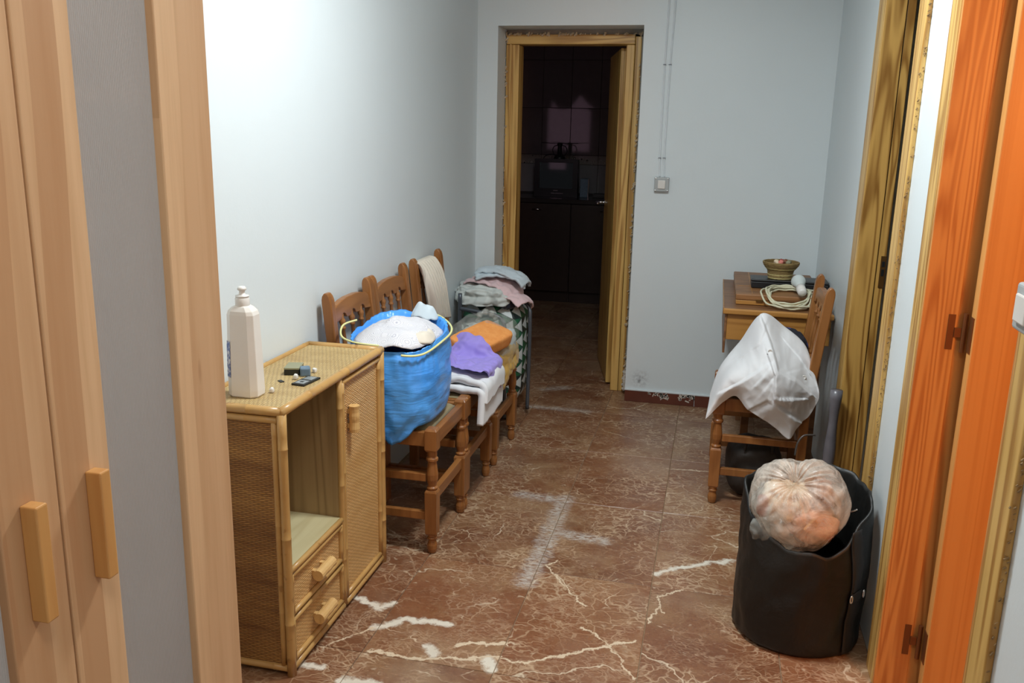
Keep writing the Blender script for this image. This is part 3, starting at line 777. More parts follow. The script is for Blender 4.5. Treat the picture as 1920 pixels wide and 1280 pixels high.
# ---- wardrobe on the left
wd = thing('wardrobe', 'tall maple wardrobe with ribbed frosted doors at the left edge of the photo', 'wardrobe', (-1.05, 0.85, 0))
XF = -0.760
m = MB()
m.box((-1.335, 1.216, 0), (-0.783, 1.235, 2.06)).box((-1.335, 0.465, 0), (-0.783, 0.484, 2.06)).box((-1.335, 0.484, 2.04), (-0.783, 1.216, 2.06)).box((-1.335, 0.484, 0.06), (-0.783, 1.216, 0.08)).box((-1.335, 0.484, 0.08), (-1.329, 1.216, 2.04)).box((-0.80, 0.484, 0), (-0.785, 1.216, 0.06))
m.build('carcass', 'maple', wd, bevel=0.0015)
for z in (0.60, 1.524): MB().box((-1.325, 0.486, z), (-0.785, 1.214, z+0.018)).build('shelf', 'maple', wd, bevel=0.001)
def rib_panel(y0, y1):
    n = int((y1-y0)/0.0034)*4; P = np.zeros((n+1, 2, 3))
    for i in range(n+1):
        y = y0+(y1-y0)*i/n; x = XF-0.013+0.0011*math.cos(2*PI*i/4)
        P[i, 0] = (x, y, 0.11); P[i, 1] = (x, y, 1.95)
    return MB().grid(P)
for (y0, y1, s0, s1, hy) in ((0.853, 1.234, 0.092, 0.124, 0.897), (0.468, 0.849, 0.124, 0.092, 0.787)):
    dr = MB().box((XF-0.02, y0, 0.03), (XF, y0+s0, 2.03)).box((XF-0.02, y1-s1, 0.03), (XF, y1, 2.03)).build('door', 'maple', wd, bevel=0.002)
    MB().box((XF-0.02, y0+s0, 0.03), (XF-0.001, y1-s1, 0.12)).build('door_rail', 'maple', dr, bevel=0.002)
    MB().box((XF-0.02, y0+s0, 1.94), (XF-0.001, y1-s1, 2.03)).build('door_rail', 'maple', dr, bevel=0.002)
    rib_panel(y0+s0-0.004, y1-s1+0.004).build('frosted_panel', 'frost', dr, label='ribbed grey frosted panel', smooth=True)
    MB().box((XF, hy, 0.918), (XF+0.023, hy+0.019, 1.066)).build('handle', 'handle_wood', dr, bevel=0.002)

# ---- rattan cabinet
rc = thing('rattan_cabinet', 'low woven rattan cabinet with open shelf, two drawers and a door', 'cabinet', (-1.2, 2.33, 0))
cx0, cx1, cy0, cy1, ct = -1.334, -1.066, 1.984, 2.680, 0.775
for y in (cy0, cy1-0.012): MB().box((cx0, y, 0.012), (cx1, y+0.012, ct-0.004)).build('side_panel', 'weave_side', rc, label='woven side panel')
MB().box((cx0, cy0+0.012, 0.02), (cx0+0.005, cy1-0.012, ct-0.012)).build('back_panel', 'ply', rc)
MB().box((cx0, cy0, ct-0.012), (cx1, cy1, ct+0.002)).build('top_panel', 'weave_top', rc, label='woven top')
MB().box((cx0+0.005, cy0+0.012, 0.02), (cx1, cy1-0.012, 0.034)).build('bottom_panel', 'ply', rc)
MB().box((cx0+0.005, 2.340, 0.034), (cx1-0.006, 2.352, ct-0.012)).build('divider', 'ply', rc)
MB().box((cx0+0.005, cy0+0.012, 0.306), (cx1, 2.340, 0.320)).build('shelf', 'lit_ply', rc)
def pole(a, b, r=0.0115, parent=rc, name='cane_pole', rough=0.06, mat='cane'):
    A, B = Vector(a), Vector(b); n = max(3, int((B-A).length/0.06)); pts = []; rr = []
    for i in range(n+1):
        pts.append(A.lerp(B, i/n)); rr.append(r*(1+rough*nz(*(A.lerp(B, i/n)*30))))
        if i < n and i % 4 == 2:
            q = A.lerp(B, (i+0.5)/n); pts += [q-(B-A).normalized()*0.002, q, q+(B-A).normalized()*0.002]; rr += [r, r*1.09, r]
    return MB().tube(pts, rr, 10).build(name, mat, parent, smooth=True)
xe = cx1+0.001
pole((xe, cy0, 0.0), (xe, cy0, ct-0.006), 0.013); pole((xe, cy1, 0.0), (xe, cy1, ct-0.006), 0.013); pole((xe-0.001, 2.346, 0.02), (xe-0.001, 2.346, ct-0.008), 0.010)
pole((cx0+0.012, cy0, 0.0), (cx0+0.012, cy0, ct), 0.011); pole((cx0+0.012, cy1, 0.0), (cx0+0.012, cy1, ct), 0.011)
pole((xe, cy0-0.006, ct), (xe, cy1+0.006, ct), 0.0135); pole((cx0+0.008, cy0, ct+0.002), (cx0+0.008, cy1, ct+0.002), 0.009)
pole((cx0+0.01, cy0, ct), (xe, cy0, ct), 0.0125); pole((cx0+0.01, cy1, ct), (xe, cy1, ct), 0.0125)
pole((cx0+0.01, cy0, ct-0.024), (xe-0.012, cy0, ct-0.024), 0.0095)
pole((cx0+0.02, cy0-0.002, 0.022), (xe-0.01, cy0-0.002, 0.022), 0.010); pole((xe, cy0+0.01, 0.020), (xe, 2.336, 0.020), 0.010); pole((xe, 2.356, 0.020), (xe, cy1-0.012, 0.020), 0.010)
pole((xe-0.022, cy0, 0.03), (xe-0.022, cy0, ct-0.03), 0.0085)
pole((xe, cy0+0.012, 0.313), (xe, 2.337, 0.313), 0.0085)
def knob_bar(c, L, axis, parent):
    # half-round cane grip on two short feet
    mb = MB(); h = L/2
    d = Vector((0, 1, 0)) if axis == 'Y' else Vector((0, 0, 1)); C = Vector(c)
    pts = [C+d*(-h+L*i/8) for i in range(9)]
    mb.tube(pts, [0.0170*(0.97+0.05*math.sin(i*1.7)) for i in range(9)], 14)
    for s in (-1, 1): mb.cbox(tuple(C+d*(s*h*0.55)+Vector((-0.014, 0, 0))), (0.024, 0.014, 0.014))
    return mb.build('handle', 'pale_grip', parent, smooth=False)
for z0, z1 in ((0.177, 0.300), (0.036, 0.165)):
    dw = MB().box((xe-0.014, cy0+0.014, z0), (xe-0.004, 2.334, z1)).build('drawer', 'weave_front', rc)
    y0, y1 = cy0+0.019, 2.329
    for a, b in (((xe-0.001, y0, z0+0.005), (xe-0.001, y1, z0+0.005)), ((xe-0.001, y0, z1-0.005), (xe-0.001, y1, z1-0.005)), ((xe-0.001, y0, z0), (xe-0.001, y0, z1)), ((xe-0.001, y1, z0), (xe-0.001, y1, z1))):
        pole(a, b, 0.0078, dw, 'cane_edge')
    knob_bar((xe+0.022, (y0+y1)/2, (z0+z1)/2), 0.095, 'Y', dw)
dr = MB().box((xe-0.014, 2.358, 0.036), (xe-0.004, cy1-0.014, ct-0.022)).build('door', 'weave_front', rc)
y0, y1, z0, z1 = 2.365, cy1-0.021, 0.042, ct-0.027
for a, b in (((xe-0.001, y0, z0), (xe-0.001, y1, z0)), ((xe-0.001, y0, z1), (xe-0.001, y1, z1)), ((xe-0.001, y0, z0), (xe-0.001, y0, z1)), ((xe-0.001, y1, z0), (xe-0.001, y1, z1))):
    pole(a, b, 0.0085, dr, 'cane_edge')
knob_bar((xe+0.016, 2.418, 0.620), 0.085, 'Z', dr)
CT = ct+0.002   # table surface of the cabinet

# ---- bottle and small things on the cabinet
bt = thing('soap_bottle', 'tall white plastic squeeze bottle at the wardrobe end of the rattan cabinet', 'bottle', (-1.222, 2.09, CT))
def octring(cx, cy, hx, hy, z, ch=0.38, n=4):
    pts = [(-1, -1+ch), (-1+ch, -1), (1-ch, -1), (1, -1+ch), (1, 1-ch), (1-ch, 1), (-1+ch, 1), (-1, 1-ch)]; out = []
    for i in range(8):
        a, b = pts[i], pts[(i+1) % 8]
        for k in range(n): t_ = k/n; out.append((cx+hx*(a[0]+(b[0]-a[0])*t_), cy+hy*(a[1]+(b[1]-a[1])*t_), z))
    return out
R = []
for dz, hx, hy in ((0.0, .040, .028), (0.004, .044, .031), (0.02, .0445, .0315), (0.12, .0425, .030), (0.20, .0400, .028), (0.228, .0395, .0275), (0.238, .036, .026), (0.248, .026, .021), (0.252, .019, .018)):
    R.append(octring(-1.222, 2.09, hx, hy, CT+dz))
MB().rings(R).build('bottle_body', 'bottle', bt, smooth=False, bevel=0.002)
MB().lathe([(0.0185, 0.250), (0.0195, 0.254), (0.0190, 0.272), (0.017, 0.275), (0.0185, 0.276), (0.0185, 0.279), (0.009, 0.281), (0.0075, 0.291), (0.012, 0.294), (0.0125, 0.298), (0.0085, 0.303), (0.003, 0.304)], 20, (-1.222, 2.09, CT)).build('bottle_cap', 'white_plastic', bt, smooth=True)
P = np.zeros((8, 12, 3))
for j in range(12):
    dz = 0.055+0.10*j/11
    hx = 0.0445-(0.0445-0.0425)*(dz-0.02)/0.1+0.0008; hy = 0.0315-0.0015*(dz-0.02)/0.1+0.0008
    ring = [(-1, 0.3), (-1, -0.1), (-1, -0.4), (-1, -0.62), (-0.92, -0.70), (-0.81, -0.81), (-0.70, -0.92), (-0.62, -1)]
    for i in range(8): P[i, j] = (-1.222+hx*ring[i][0], 2.09+hy*ring[i][1], CT+dz)
MB().grid(P).build('label', 'label', bt, label='white label with blue print')
cb = thing('small_box', 'small black box with olive lid lying on the rattan cabinet', 'box', (-1.205, 2.335, CT))
MB().cbox((-1.205, 2.335, CT+0.0085), (0.045, 0.066, 0.017), rz=0.25).build('box_body', 'ink', cb, bevel=0.0015)
MB().cbox((-1.205, 2.335, CT+0.0205), (0.046, 0.067, 0.006), rz=0.25).build('lid', 'olive', cb, bevel=0.0015)
sb = MB().cbox((-1.160, 2.318, CT+0.013), (0.030, 0.034, 0.026), rz=0.5).build('small_packet', 'slate', None, bevel=0.004)
tag(sb, 'small slate-blue crumpled packet against the olive-lidded box', 'packet')
fh = thing('flat_holder', 'flat black holder with grey window on the rattan cabinet', 'holder', (-1.125, 2.252, CT))
MB().cbox((-1.125, 2.252, CT+0.003), (0.042, 0.088, 0.006), rz=-0.12).build('holder_body', 'ink', fh, bevel=0.001)
for dy in (-0.021, 0.02): MB().cbox((-1.125+dy*0.12, 2.252+dy, CT+0.0064), (0.030, 0.032, 0.0012), rz=-0.12).build('window', 'lens', fh)
MB().cbox((-1.125-0.0025, 2.252-0.021, CT+0.0072), (0.010, 0.008, 0.001)).build('mark', 'ink', fh)
for (x, y, s, lab) in ((-1.168, 2.128, 0.010, 'tiny white cap alone in front of the squeeze bottle'), (-1.166, 2.268, 0.011, 'tiny white crumpled scrap beside the flat black holder'), (-1.146, 2.352, 0.010, 'tiny white scrap behind the slate-blue packet')):
    o = blob_obj('white_scrap', 'white_plastic', (x, y, CT+s*0.75), (s*0.62, s*0.62, s*0.75), nu=12, nv=8, amp=0.25, freq=1.5, seed=x*50, power=3.5)
    tag(o, lab, 'scrap')
tag(MB().cbox((-1.196, 2.235, CT+0.0015), (0.012, 0.022, 0.003), rz=0.9).build('black_chip', 'ink', None, bevel=0.0008), 'tiny flat black chip left of the flat black holder', 'chip')

# ---- chairs
def xl(z): return -0.335-max(0.0, z-0.45)*0.104
HW = 0.18
def make_chair(label, loc, rz):
    c = thing('pine_chair', label, 'chair', loc, rz)
    B = lambda mb, n, mat='chair', **k: mb.build(n, mat, c, local=True, **k)
    for s in (-1, 1):
        y = s*HW; mb = MB(); h = 0.0225
        sq = lambda z, e: [(-e, y-e, z), (e, y-e, z), (e, y+e, z), (-e, y+e, z)]
        mb.rings([sq(0.392, h*0.8), sq(0.400, h), sq(0.470, h), sq(0.478, h*0.75)])
        mb.lathe([(0.017, 0.395), (0.0175, 0.378), (0.0165, 0.372), (0.0215, 0.366), (0.0215, 0.358), (0.0155, 0.352), (0.0175, 0.335), (0.0215, 0.305), (0.0205, 0.285), (0.0150, 0.264), (0.0145, 0.260), (0.0205, 0.256), (0.0205, 0.251), (0.017, 0.248), (0.020, 0.243)], 16, (0, y, 0))
        mb.rings([sq(0.072, h*0.7), sq(0.080, h*0.93), sq(0.238, h), sq(0.246, h*0.85)])
        mb.lathe([(0.011, 0.0), (0.0155, 0.004), (0.0185, 0.018), (0.0185, 0.032), (0.0145, 0.048), (0.0135, 0.052), (0.0185, 0.056), (0.0185, 0.061), (0.015, 0.064), (0.018, 0.068), (0.0165, 0.076)], 16, (0, y, 0))
        B(mb, 'front_leg', bevel=0.0015)
        # rear post, one leaning piece with a rounded top
        mb = MB(); R = []
        for z in [0, 0.15, 0.3, 0.45, 0.55, 0.7, 0.85]+[0.90+0.012*k for k in range(4)]:
            hx, hy = 0.0185, 0.0175
            if z > 0.89: k = (z-0.90)/0.037; hx *= math.sqrt(max(0.05, 1-k*k*0.95)); 
            x = xl(z); R.append([(x-hx, y-hy, z), (x+hx, y-hy, z), (x+hx, y+hy, z), (x-hx, y+hy, z)])
        mb.rings(R); B(mb, 'back_post', bevel=0.004)
    lean = lambda mb: setattr(mb, 'v', [(x+xl(z), yy, z) for x, yy, z in mb.v]) or mb
    top = [(0.163, 0.862), (0.156, 0.864), (0.150, 0.876), (0.135, 0.885), (0.085, 0.895), (0.04, 0.899)]
    bot = []
    for yc in (-0.085, 0, 0.085):
        bot += [(yc-0.030, 0.828), (yc-0.022, 0.830), (yc-0.015, 0.842), (yc, 0.848), (yc+0.015, 0.842), (yc+0.022, 0.830), (yc+0.030, 0.828)]
    poly = [(-0.163, 0.822)]+bot+[(0.163, 0.822)]+top+[(-a, b) for a, b in reversed(top)]
    B(lean(MB().prism(poly, -0.011, 0.011, 'X')), 'crest_rail', 'chair_y', bevel=0.003)
    B(lean(MB().box((-0.011, -0.163, 0.585), (0.011, 0.163, 0.630))), 'lower_back_rail', 'chair_y', bevel=0.003)
    for yc in (-0.085, 0, 0.085):
        mb = MB().lathe([(0.006, 0.628), (0.0095, 0.634), (0.0095, 0.642), (0.0062, 0.648), (0.0085, 0.67), (0.0110, 0.695), (0.0080, 0.745), (0.0066, 0.785), (0.0105, 0.789), (0.0105, 0.794), (0.007, 0.798), (0.0120, 0.812), (0.0120, 0.820), (0.007, 0.830), (0.0075, 0.849)], 12, (0, yc, 0))
        B(lean(mb), 'spindle', smooth=True)
    B(MB().box((-0.011, -HW+0.022, 0.408), (0.013, HW-0.022, 0.462)), 'seat_rail', 'chair_y', bevel=0.003)
    B(MB().box((-0.345, -HW+0.018, 0.408), (-0.325, HW-0.018, 0.462)), 'seat_rail', 'chair_y', bevel=0.003)
    for s in (-1, 1):
        y = s*HW
        B(MB().box((-0.317, y-0.012, 0.408), (-0.022, y+0.012, 0.462)), 'seat_rail', bevel=0.003)
        B(MB().box((-0.318, y-0.010, 0.128), (-0.021, y+0.010, 0.160)), 'stretcher', bevel=0.003)
        B(MB().box((-0.318, y-0.010, 0.275), (-0.021, y+0.010, 0.305)), 'stretcher', bevel=0.003)
    B(MB().box((-0.011, -HW+0.021, 0.196), (0.011, HW-0.021, 0.238)), 'stretcher', 'chair_y', bevel=0.003)
    B(MB().box((-0.344, -HW+0.017, 0.24), (-0.326, HW-0.017, 0.275)), 'stretcher', 'chair_y', bevel=0.003)
    n = 36; P = np.zeros((n, n, 3))
    for i in range(n):
        for j in range(n):
            u, v = i/(n-1)*2-1, j/(n-1)*2-1
            e = max(0, 1-max(abs(u), abs(v))**8)
            x = -0.165+u*0.146; y = v*0.158
            P[i, j] = (x, y, 0.452+0.020*e+0.0035*e*fbm(x, y, 0, 22, 3, 3)+0.004*e*abs(nz(x*3, y*9, 0, 6, 2)))
    B(MB().grid(P), 'seat', 'khaki', smooth=True, solid=0.004, label='worn khaki fabric seat')
    return c
def dup(root, loc, rz, label):
    r = root.copy(); COL.objects.link(r); r.location = loc; r.rotation_euler = (0, 0, rz); r['label'] = label; ORI[r.name] = tuple(loc)
    for ch in list(root.children):
        k = ch.copy(); COL.objects.link(k); k.parent = r
        for g in ch.children:
            d = g.copy(); COL.objects.link(d); d.parent = k
    return r
ch1 = make_chair('honey pine chair beside the rattan cabinet carrying the blue bag', (-0.918, 2.972, 0), 0)
ch2 = dup(ch1, (-0.918, 3.372, 0), 0, 'middle honey pine chair of the left row carrying folded white sheets')
ch3 = dup(ch1, (-0.918, 3.868, 0), 0, 'last honey pine chair of the left row with towel over its back')
ch4 = dup(ch1, (0.070, 3.712, 0), PI, 'honey pine chair by the right wall under the white jacket')
for c in (ch1, ch2, ch3, ch4): c['group'] = 'turned-leg pine chairs'
SZ = 0.474

# ---- blue bag of linen on the first chair
bb_c = (-1.088, 2.935)
bg_ = thing('blue_bag', 'blue plastic refuse bag full of white linen on the first chair', 'bag', (bb_c[0], bb_c[1], SZ))
def sup(th, e): return (math.copysign(abs(math.cos(th))**e, math.cos(th)), math.copysign(abs(math.sin(th))**e, math.sin(th)))
def rimz(th): return 0.786+0.032*math.sin(th)-0.010*math.cos(th)
nu, nv = 120, 46; P = np.zeros((nu, nv, 3))
for i in range(nu):
    th = 2*PI*i/nu; c, s = sup(th, 0.62)
    for j in range(nv):
        t_ = j/(nv-1)
        if t_ < 0.12: k = t_/0.12; rad = 0.02+0.94*k; z = SZ+0.004+0.004*k
        elif t_ < 0.86:
            k = (t_-0.12)/0.74; rad = 0.96+0.09*math.sin(PI*min(1, k*1.02))**0.8-0.01*k; z = SZ+0.008+(rimz(th)-SZ-0.008)*k
        else:
            k = (t_-0.86)/0.14; rad = 0.97-0.16*k; z = rimz(th)+0.010*math.sin(PI*min(1, k*1.4))-0.055*k
        w = 1.0 if 0.12 < t_ < 0.9 else 0.3
        wr = 0.035*fbm(c*1.2, s*1.2, z*9, 1.6, 4, 4)*w
        pl = 0.018*math.sin(th*31+3*nz(c, s, z*4, 2))*max(0, (t_-0.55)/0.35)*w*(1 if t_ < 0.9 else 0.5)
        dg = 0.014*math.sin((z*70+th*5)+4*nz(c, s, z, 3, 9))*w*max(0, 1-abs(t_-0.3)*2)
        r_ = rad+wr+pl+dg
        P[i, j] = (bb_c[0]+0.160*r_*c, bb_c[1]+0.200*r_*s+0.01*(z-SZ), z+0.006*fbm(c*2, s*2, 0, 2, 8)*(1 if t_ > 0.8 else 0))
P[:, :, 0] = np.maximum(P[:, :, 0], -1.236); P[:, :, 1] = np.maximum(P[:, :, 1], 2.712)
sag = np.clip((2.772-P[:, :, 1])/0.045, 0, 1)*np.clip((0.72-P[:, :, 2])/0.24, 0, 1); P[:, :, 2] -= 0.105*sag*np.exp(-((P[:, :, 0]+1.035)/0.075)**2)
mb = MB().grid(P, cu=True); mb.build('bag_body', 'blue_plastic', bg_, smooth=True, solid=0.0015)
pts = []
for k in range(-13, 15):
    th = 2*PI*k/64; c, s = sup(th, 0.62)
    out = 1.0+0.02*math.sin(5*th)
    pts.append((bb_c[0]+0.166*out*c, max(2.712, bb_c[1]+0.206*out*s), rimz(th)-0.002-0.012*max(0, math.cos(th))))
pts2 = smooth_path([(-1.09, 2.735, 0.775), (-1.17, 2.715, 0.785), (-1.225, 2.73, 0.80), (-1.245, 2.79, 0.825), (-1.21, 2.83, 0.838)], 8)
MB().tube(smooth_path(pts, 3), 0.0042, 8).build('drawstring', 'drawstring', bg_, smooth=True)
MB().tube(pts2, 0.0036, 8).build('drawstring', 'drawstring', bg_, smooth=True)
# linen inside
n = 56; P = np.zeros((n, n, 3))
def dome(name, mat, cx, cy, rx, ry, z0, h, seed, rz=0, amp=0.014):
    P = np.zeros((64, 18, 3))
    for i in range(64):
        th = 2*PI*i/64
        for j in range(18):
            r_ = j/17; c, s = sup(th, 0.7); x = rx*r_*c; y = ry*r_*s
            z = z0+h*(1-r_**2.4)+amp*fbm(x, y, 0, 11, seed, 4)+0.008*math.sin(30*x+22*y+5*nz(x, y, 0, 8, seed))*(1-r_)
            P[i, j] = (cx+math.cos(rz)*x-math.sin(rz)*y, cy+math.sin(rz)*x+math.cos(rz)*y, z)
    return MB().grid(P, cu=True).build(name, mat, None, smooth=True, solid=0.004)
tag(dome('lace_tablecloth', 'lace', -1.085, 2.922, 0.142, 0.188, 0.768, 0.060, 2), 'white lace tablecloth heaped on top inside the blue bag', 'tablecloth')
tag(dome('blue_white_cloth', 'pale_blue', -1.045, 3.085, 0.050, 0.038, 0.800, 0.050, 9, 0.4, 0.03), 'pale blue cloth corner poking from the far side of the blue bag', 'cloth')
tag(dome('cream_cloth', 'cream_towel', -0.995, 2.88, 0.055, 0.080, 0.772, 0.040, 21, 0.2, 0.012), 'cream cloth at the front inside the blue bag', 'cloth')

# ---- folded white sheets over the middle chair
fs = thing('folded_sheets', 'folded white sheets hanging over the front of the middle chair', 'sheets', (-1.0, 3.3, SZ))
for k in range(2):
    nu, nv = 56, 56; P = np.zeros((nu, nv, 3)); L0 = 0.30; drop = (0.115, 0.060)[k]
    for i in range(nu):
        for j in range(nv):
            s = i/(nu-1)*(L0+drop); v = j/(nv-1)
            y = 3.195+0.012*k+(0.315-0.03*k)*v+0.02*math.sin(s*8)
            zb = SZ+0.018+0.031*k
            xe_ = -0.872+0.006*k
            if s < L0-0.03: x = xe_-(L0-0.03)+s-0.0; z = zb
            else:
                q = (s-(L0-0.03)); r_ = 0.022+0.004*k
                if q < r_*PI/2: x = xe_+r_*math.sin(q/r_); z = zb-r_*(1-math.cos(q/r_))
                else: x = xe_+r_; z = zb-r_-(q-r_*PI/2)
            skew = 0.06*(v-0.5)*max(0, s-L0+0.05)
            z += 0.009*fbm(x, y, k, 11, k*3.1, 3)+0.004*(1-2*abs(nz(x*0.7, y, k, 26, 3)))+0.004*math.sin(y*26+k)*max(0, (s-0.1))/0.3
            P[i, j] = (x, y+skew, z-0.02*max(0, 0.5-v)*max(0, s-L0)*4)
    MB().grid(P).build('sheet_layer', 'white_cotton', fs, smooth=True, solid=0.026)
o = blob_obj('pale_lilac_cloth', 'pale_lilac', (-1.135, 3.32, SZ+0.125), (0.085, 0.13, 0.085), nu=48, nv=30, amp=0.22, freq=2.0, seed=5, power=2.6, flat=SZ+0.075)
tag(o, 'pale lilac bundled cloth between the blue bag and the orange bundle', 'cloth')

# ---- clear bag with orange bundle and things, on the last chair
ob = thing('orange_bundle', 'rolled orange knitted blanket in a clear bag on the last left chair', 'blanket', (-0.99, 3.66, SZ+0.06))
P = blob((0, 0, 0), (0.082, 0.150, 0.036), 72, 40, 0.035, 3.0, 4, None, 7.0)
T = Matrix.Translation((-0.975, 3.655, SZ+0.118)) @ Matrix.Rotation(-0.35, 4, 'Z') @ Matrix.Rotation(0.30, 4, 'Y') @ Matrix.Rotation(0.12, 4, 'X')
Q = np.array([[tuple(T @ Vector(p)) for p in row] for row in P]); mb = MB().closed(Q)
mb.build('blanket_roll', 'orange', ob, smooth=True)
cbag = thing('clear_bag', 'clear plastic bag of mixed cloths on the last left chair', 'bag', (-1.0, 3.86, SZ))
P = blob((-1.01, 3.86, SZ+0.085), (0.150, 0.180, 0.100), 80, 46, 0.10, 1.6, 6, SZ+0.004, 3.0)
MB().closed(P).build('bag_film', 'clear_film', cbag, smooth=True)
pts = smooth_path([(-1.03, 3.80, SZ+0.165), (-1.02, 3.80, SZ+0.205), (-0.99, 3.82, SZ+0.215), (-0.965, 3.85, SZ+0.19), (-0.955, 3.86, SZ+0.165)], 8)
MB().tube(pts, [0.012+0.004*math.sin(i) for i in range(len(pts))], 8).build('bag_handle', 'clear_film', cbag, smooth=True)
for (c_, r_, mt, lb) in (((-1.04, 3.90, SZ+0.075), (0.085, 0.09, 0.06), 'grey_sheet', 'grey-white cloth inside the clear bag'), ((-0.925, 3.90, SZ+0.07), (0.05, 0.07, 0.05), 'pale_blue', 'pale blue cloth inside the clear bag by the chair front')):
    o = blob_obj('bagged_cloth', mt, c_, r_, nu=40, nv=24, amp=0.2, freq=2.2, seed=c_[0]*9, power=2.4, flat=SZ+0.012); tag(o, lb, 'cloth')
S = drape(sheet((-0.895, 3.83, SZ+0.10), 0.16, 0.34, 26, 46, 0.1, seed=3), [sd_box((-1.08, 3.868, 0.40), (0.17, 0.185, 0.066)), sd_ell((-0.93, 3.86, SZ+0.02), (0.05, 0.16, 0.035)), sd_plane(0.0)], 90, 6, 0.008)
S = wrinkle(S, 0.012, 22, 1.0)
o = MB().grid(S).build('yellow_cloth', 'yellow', None, smooth=True, solid=0.010); tag(o, 'crumpled yellow cloth along the front edge of the last left chair', 'cloth')
# lilac cloth
cols = [sd_box((-1.02, 3.355, SZ+0.035), (0.165, 0.165, 0.040)), sd_ell((-1.135, 3.32, SZ+0.125), (0.09, 0.135, 0.09)), sd_ell((-0.975, 3.655, SZ+0.118), (0.10, 0.16, 0.055)), sd_box((-1.08, 3.63, 0.40), (0.17, 0.5, 0.066))]
S = drape(sheet((-0.985, 3.43, SZ+0.27), 0.40, 0.26, 48, 34, -0.45, seed=11), cols, 130, 7, 0.008, 0.03)
S = wrinkle(S, 0.016, 20, 2.0)
o = MB().grid(S).build('lilac_cloth', 'lilac', None, smooth=True, solid=0.004, sub=1); tag(o, 'lilac cloth draped across the white sheets on the middle chair', 'cloth')
# towel over the back of the last chair
nu, nv = 60, 46; P = np.zeros((nu, nv, 3)); yc = 3.825
for i in range(nu):
    s = i/(nu-1)
    for j in range(nv):
        v = j/(nv-1)-0.5
        if s < 0.18:   # behind the crest
            z = 0.80+0.10*(s/0.18); xo = -0.020-0.003
        elif s < 0.26:
            a_ = (s-0.18)/0.08*PI; z = 0.900+0.016*math.sin(a_); xo = -0.022*math.cos(a_)
        else:
            q = (s-0.26)/0.74; z = 0.900-0.275*q; xo = 0.022+0.030*math.sin(PI*q**0.7)*0.8
        q = max(0, (s-0.26)/0.74)
        wdt = 0.235-0.03*q-0.035*q*q
        y = yc-0.012+0.075*q*q+v*wdt
        fold = 0.022*math.sin(v*46+3.0*q+2.0*nz(v*2, q*2, 0, 1, 3))*(0.5+0.8*q)
        P[i, j] = (-0.918+xl(z)+xo+(fold+0.010*(0.35+q))*(1 if s > 0.22 else 0.0), y, z+0.012*math.cos(v*6)*q+0.01*nz(v*3, q*3, 1, 1, 2)*q)
o = MB().grid(P).build('hand_towel', 'cream_towel', None, smooth=True, solid=0.007); tag(o, 'cream towel hanging over the back of the last left chair', 'towel')

# ---- shopping trolley with laundry behind the last chair
tr = thing('shopping_trolley', 'tubular trolley with green triangle-print bag beside the kitchen doorway', 'trolley', (-1.12, 4.5, 0))
P = blob((-1.125, 4.52, 0.335), (0.175, 0.17, 0.275), 80, 44, 0.04, 1.6, 3, None, 4.5)
MB().closed(P).build('trolley_bag', 'triangles', tr, smooth=True)
def tubes(paths, r, name, mat, par):
    m = MB()
    for p in paths: m.tube(smooth_path(p, 7), r, 10)
    return m.build(name, mat, par, smooth=True)
tubes([[(-1.265, 4.305, 0.02), (-1.265, 4.305, 0.35), (-1.263, 4.302, 0.675)], [(-1.262, 4.302, 0.595), (-1.16, 4.295, 0.585), (-1.07, 4.295, 0.572), (-1.032, 4.297, 0.545), (-1.020, 4.30, 0.49), (-1.018, 4.305, 0.30), (-1.018, 4.305, 0.02)]], 0.0105, 'front_frame', 'steel', tr)
tubes([[(-1.165, 4.735, 0.02), (-1.165, 4.735, 0.40), (-1.20, 4.725, 0.70)], [(-0.925, 4.46, 0.03), (-0.922, 4.46, 0.30), (-0.922, 4.46, 0.52), (-0.93, 4.47, 0.585), (-0.965, 4.48, 0.618), (-1.02, 4.49, 0.625)]], 0.010, 'rear_frame', 'steel', tr)
for x in (-1.265, -1.018): MB().lathe([(0.03, -0.012), (0.04, -0.008), (0.04, 0.008), (0.03, 0.012)], 20, mat=Matrix.Translation((x, 4.345, 0.0405)) @ Matrix.Rotation(PI/2, 4, 'Y')).build('wheel', 'ink', tr, smooth=True)
o = blob_obj('bed_sheet', 'grey_sheet', (-1.16, 4.50, 0.635), (0.165, 0.19, 0.075), nu=110, nv=60, amp=0.20, freq=3.4, seed=12, power=2.8, flat=0.612); tag(o, 'grey-white bed sheet stuffed in the top of the trolley', 'sheet')
o = blob_obj('navy_cloth', 'navy', (-1.03, 4.40, 0.622), (0.045, 0.05, 0.032), nu=36, nv=20, amp=0.2, freq=2, seed=3); tag(o, 'dark navy cloth under the pink towel on the trolley', 'cloth')
cols = [sd_ell((-1.16, 4.50, 0.640), (0.17, 0.195, 0.085)), sd_ell((-1.02, 4.42, 0.60), (0.10, 0.12, 0.055)), sd_box((-1.125, 4.52, 0.335), (0.165, 0.16, 0.27))]
S = drape(sheet((-1.075, 4.475, 0.79), 0.36, 0.22, 46, 30, -0.35, seed=6), cols, 120, 7, 0.008, 0.03)
S = wrinkle(S, 0.013, 20, 3.0)
o = MB().grid(S).build('pink_towel', 'pink', None, smooth=True, solid=0.008); tag(o, 'pale pink towel across the laundry on the trolley', 'towel')
cols.append(sd_ell((-1.12, 4.50, 0.665), (0.15, 0.15, 0.085)))
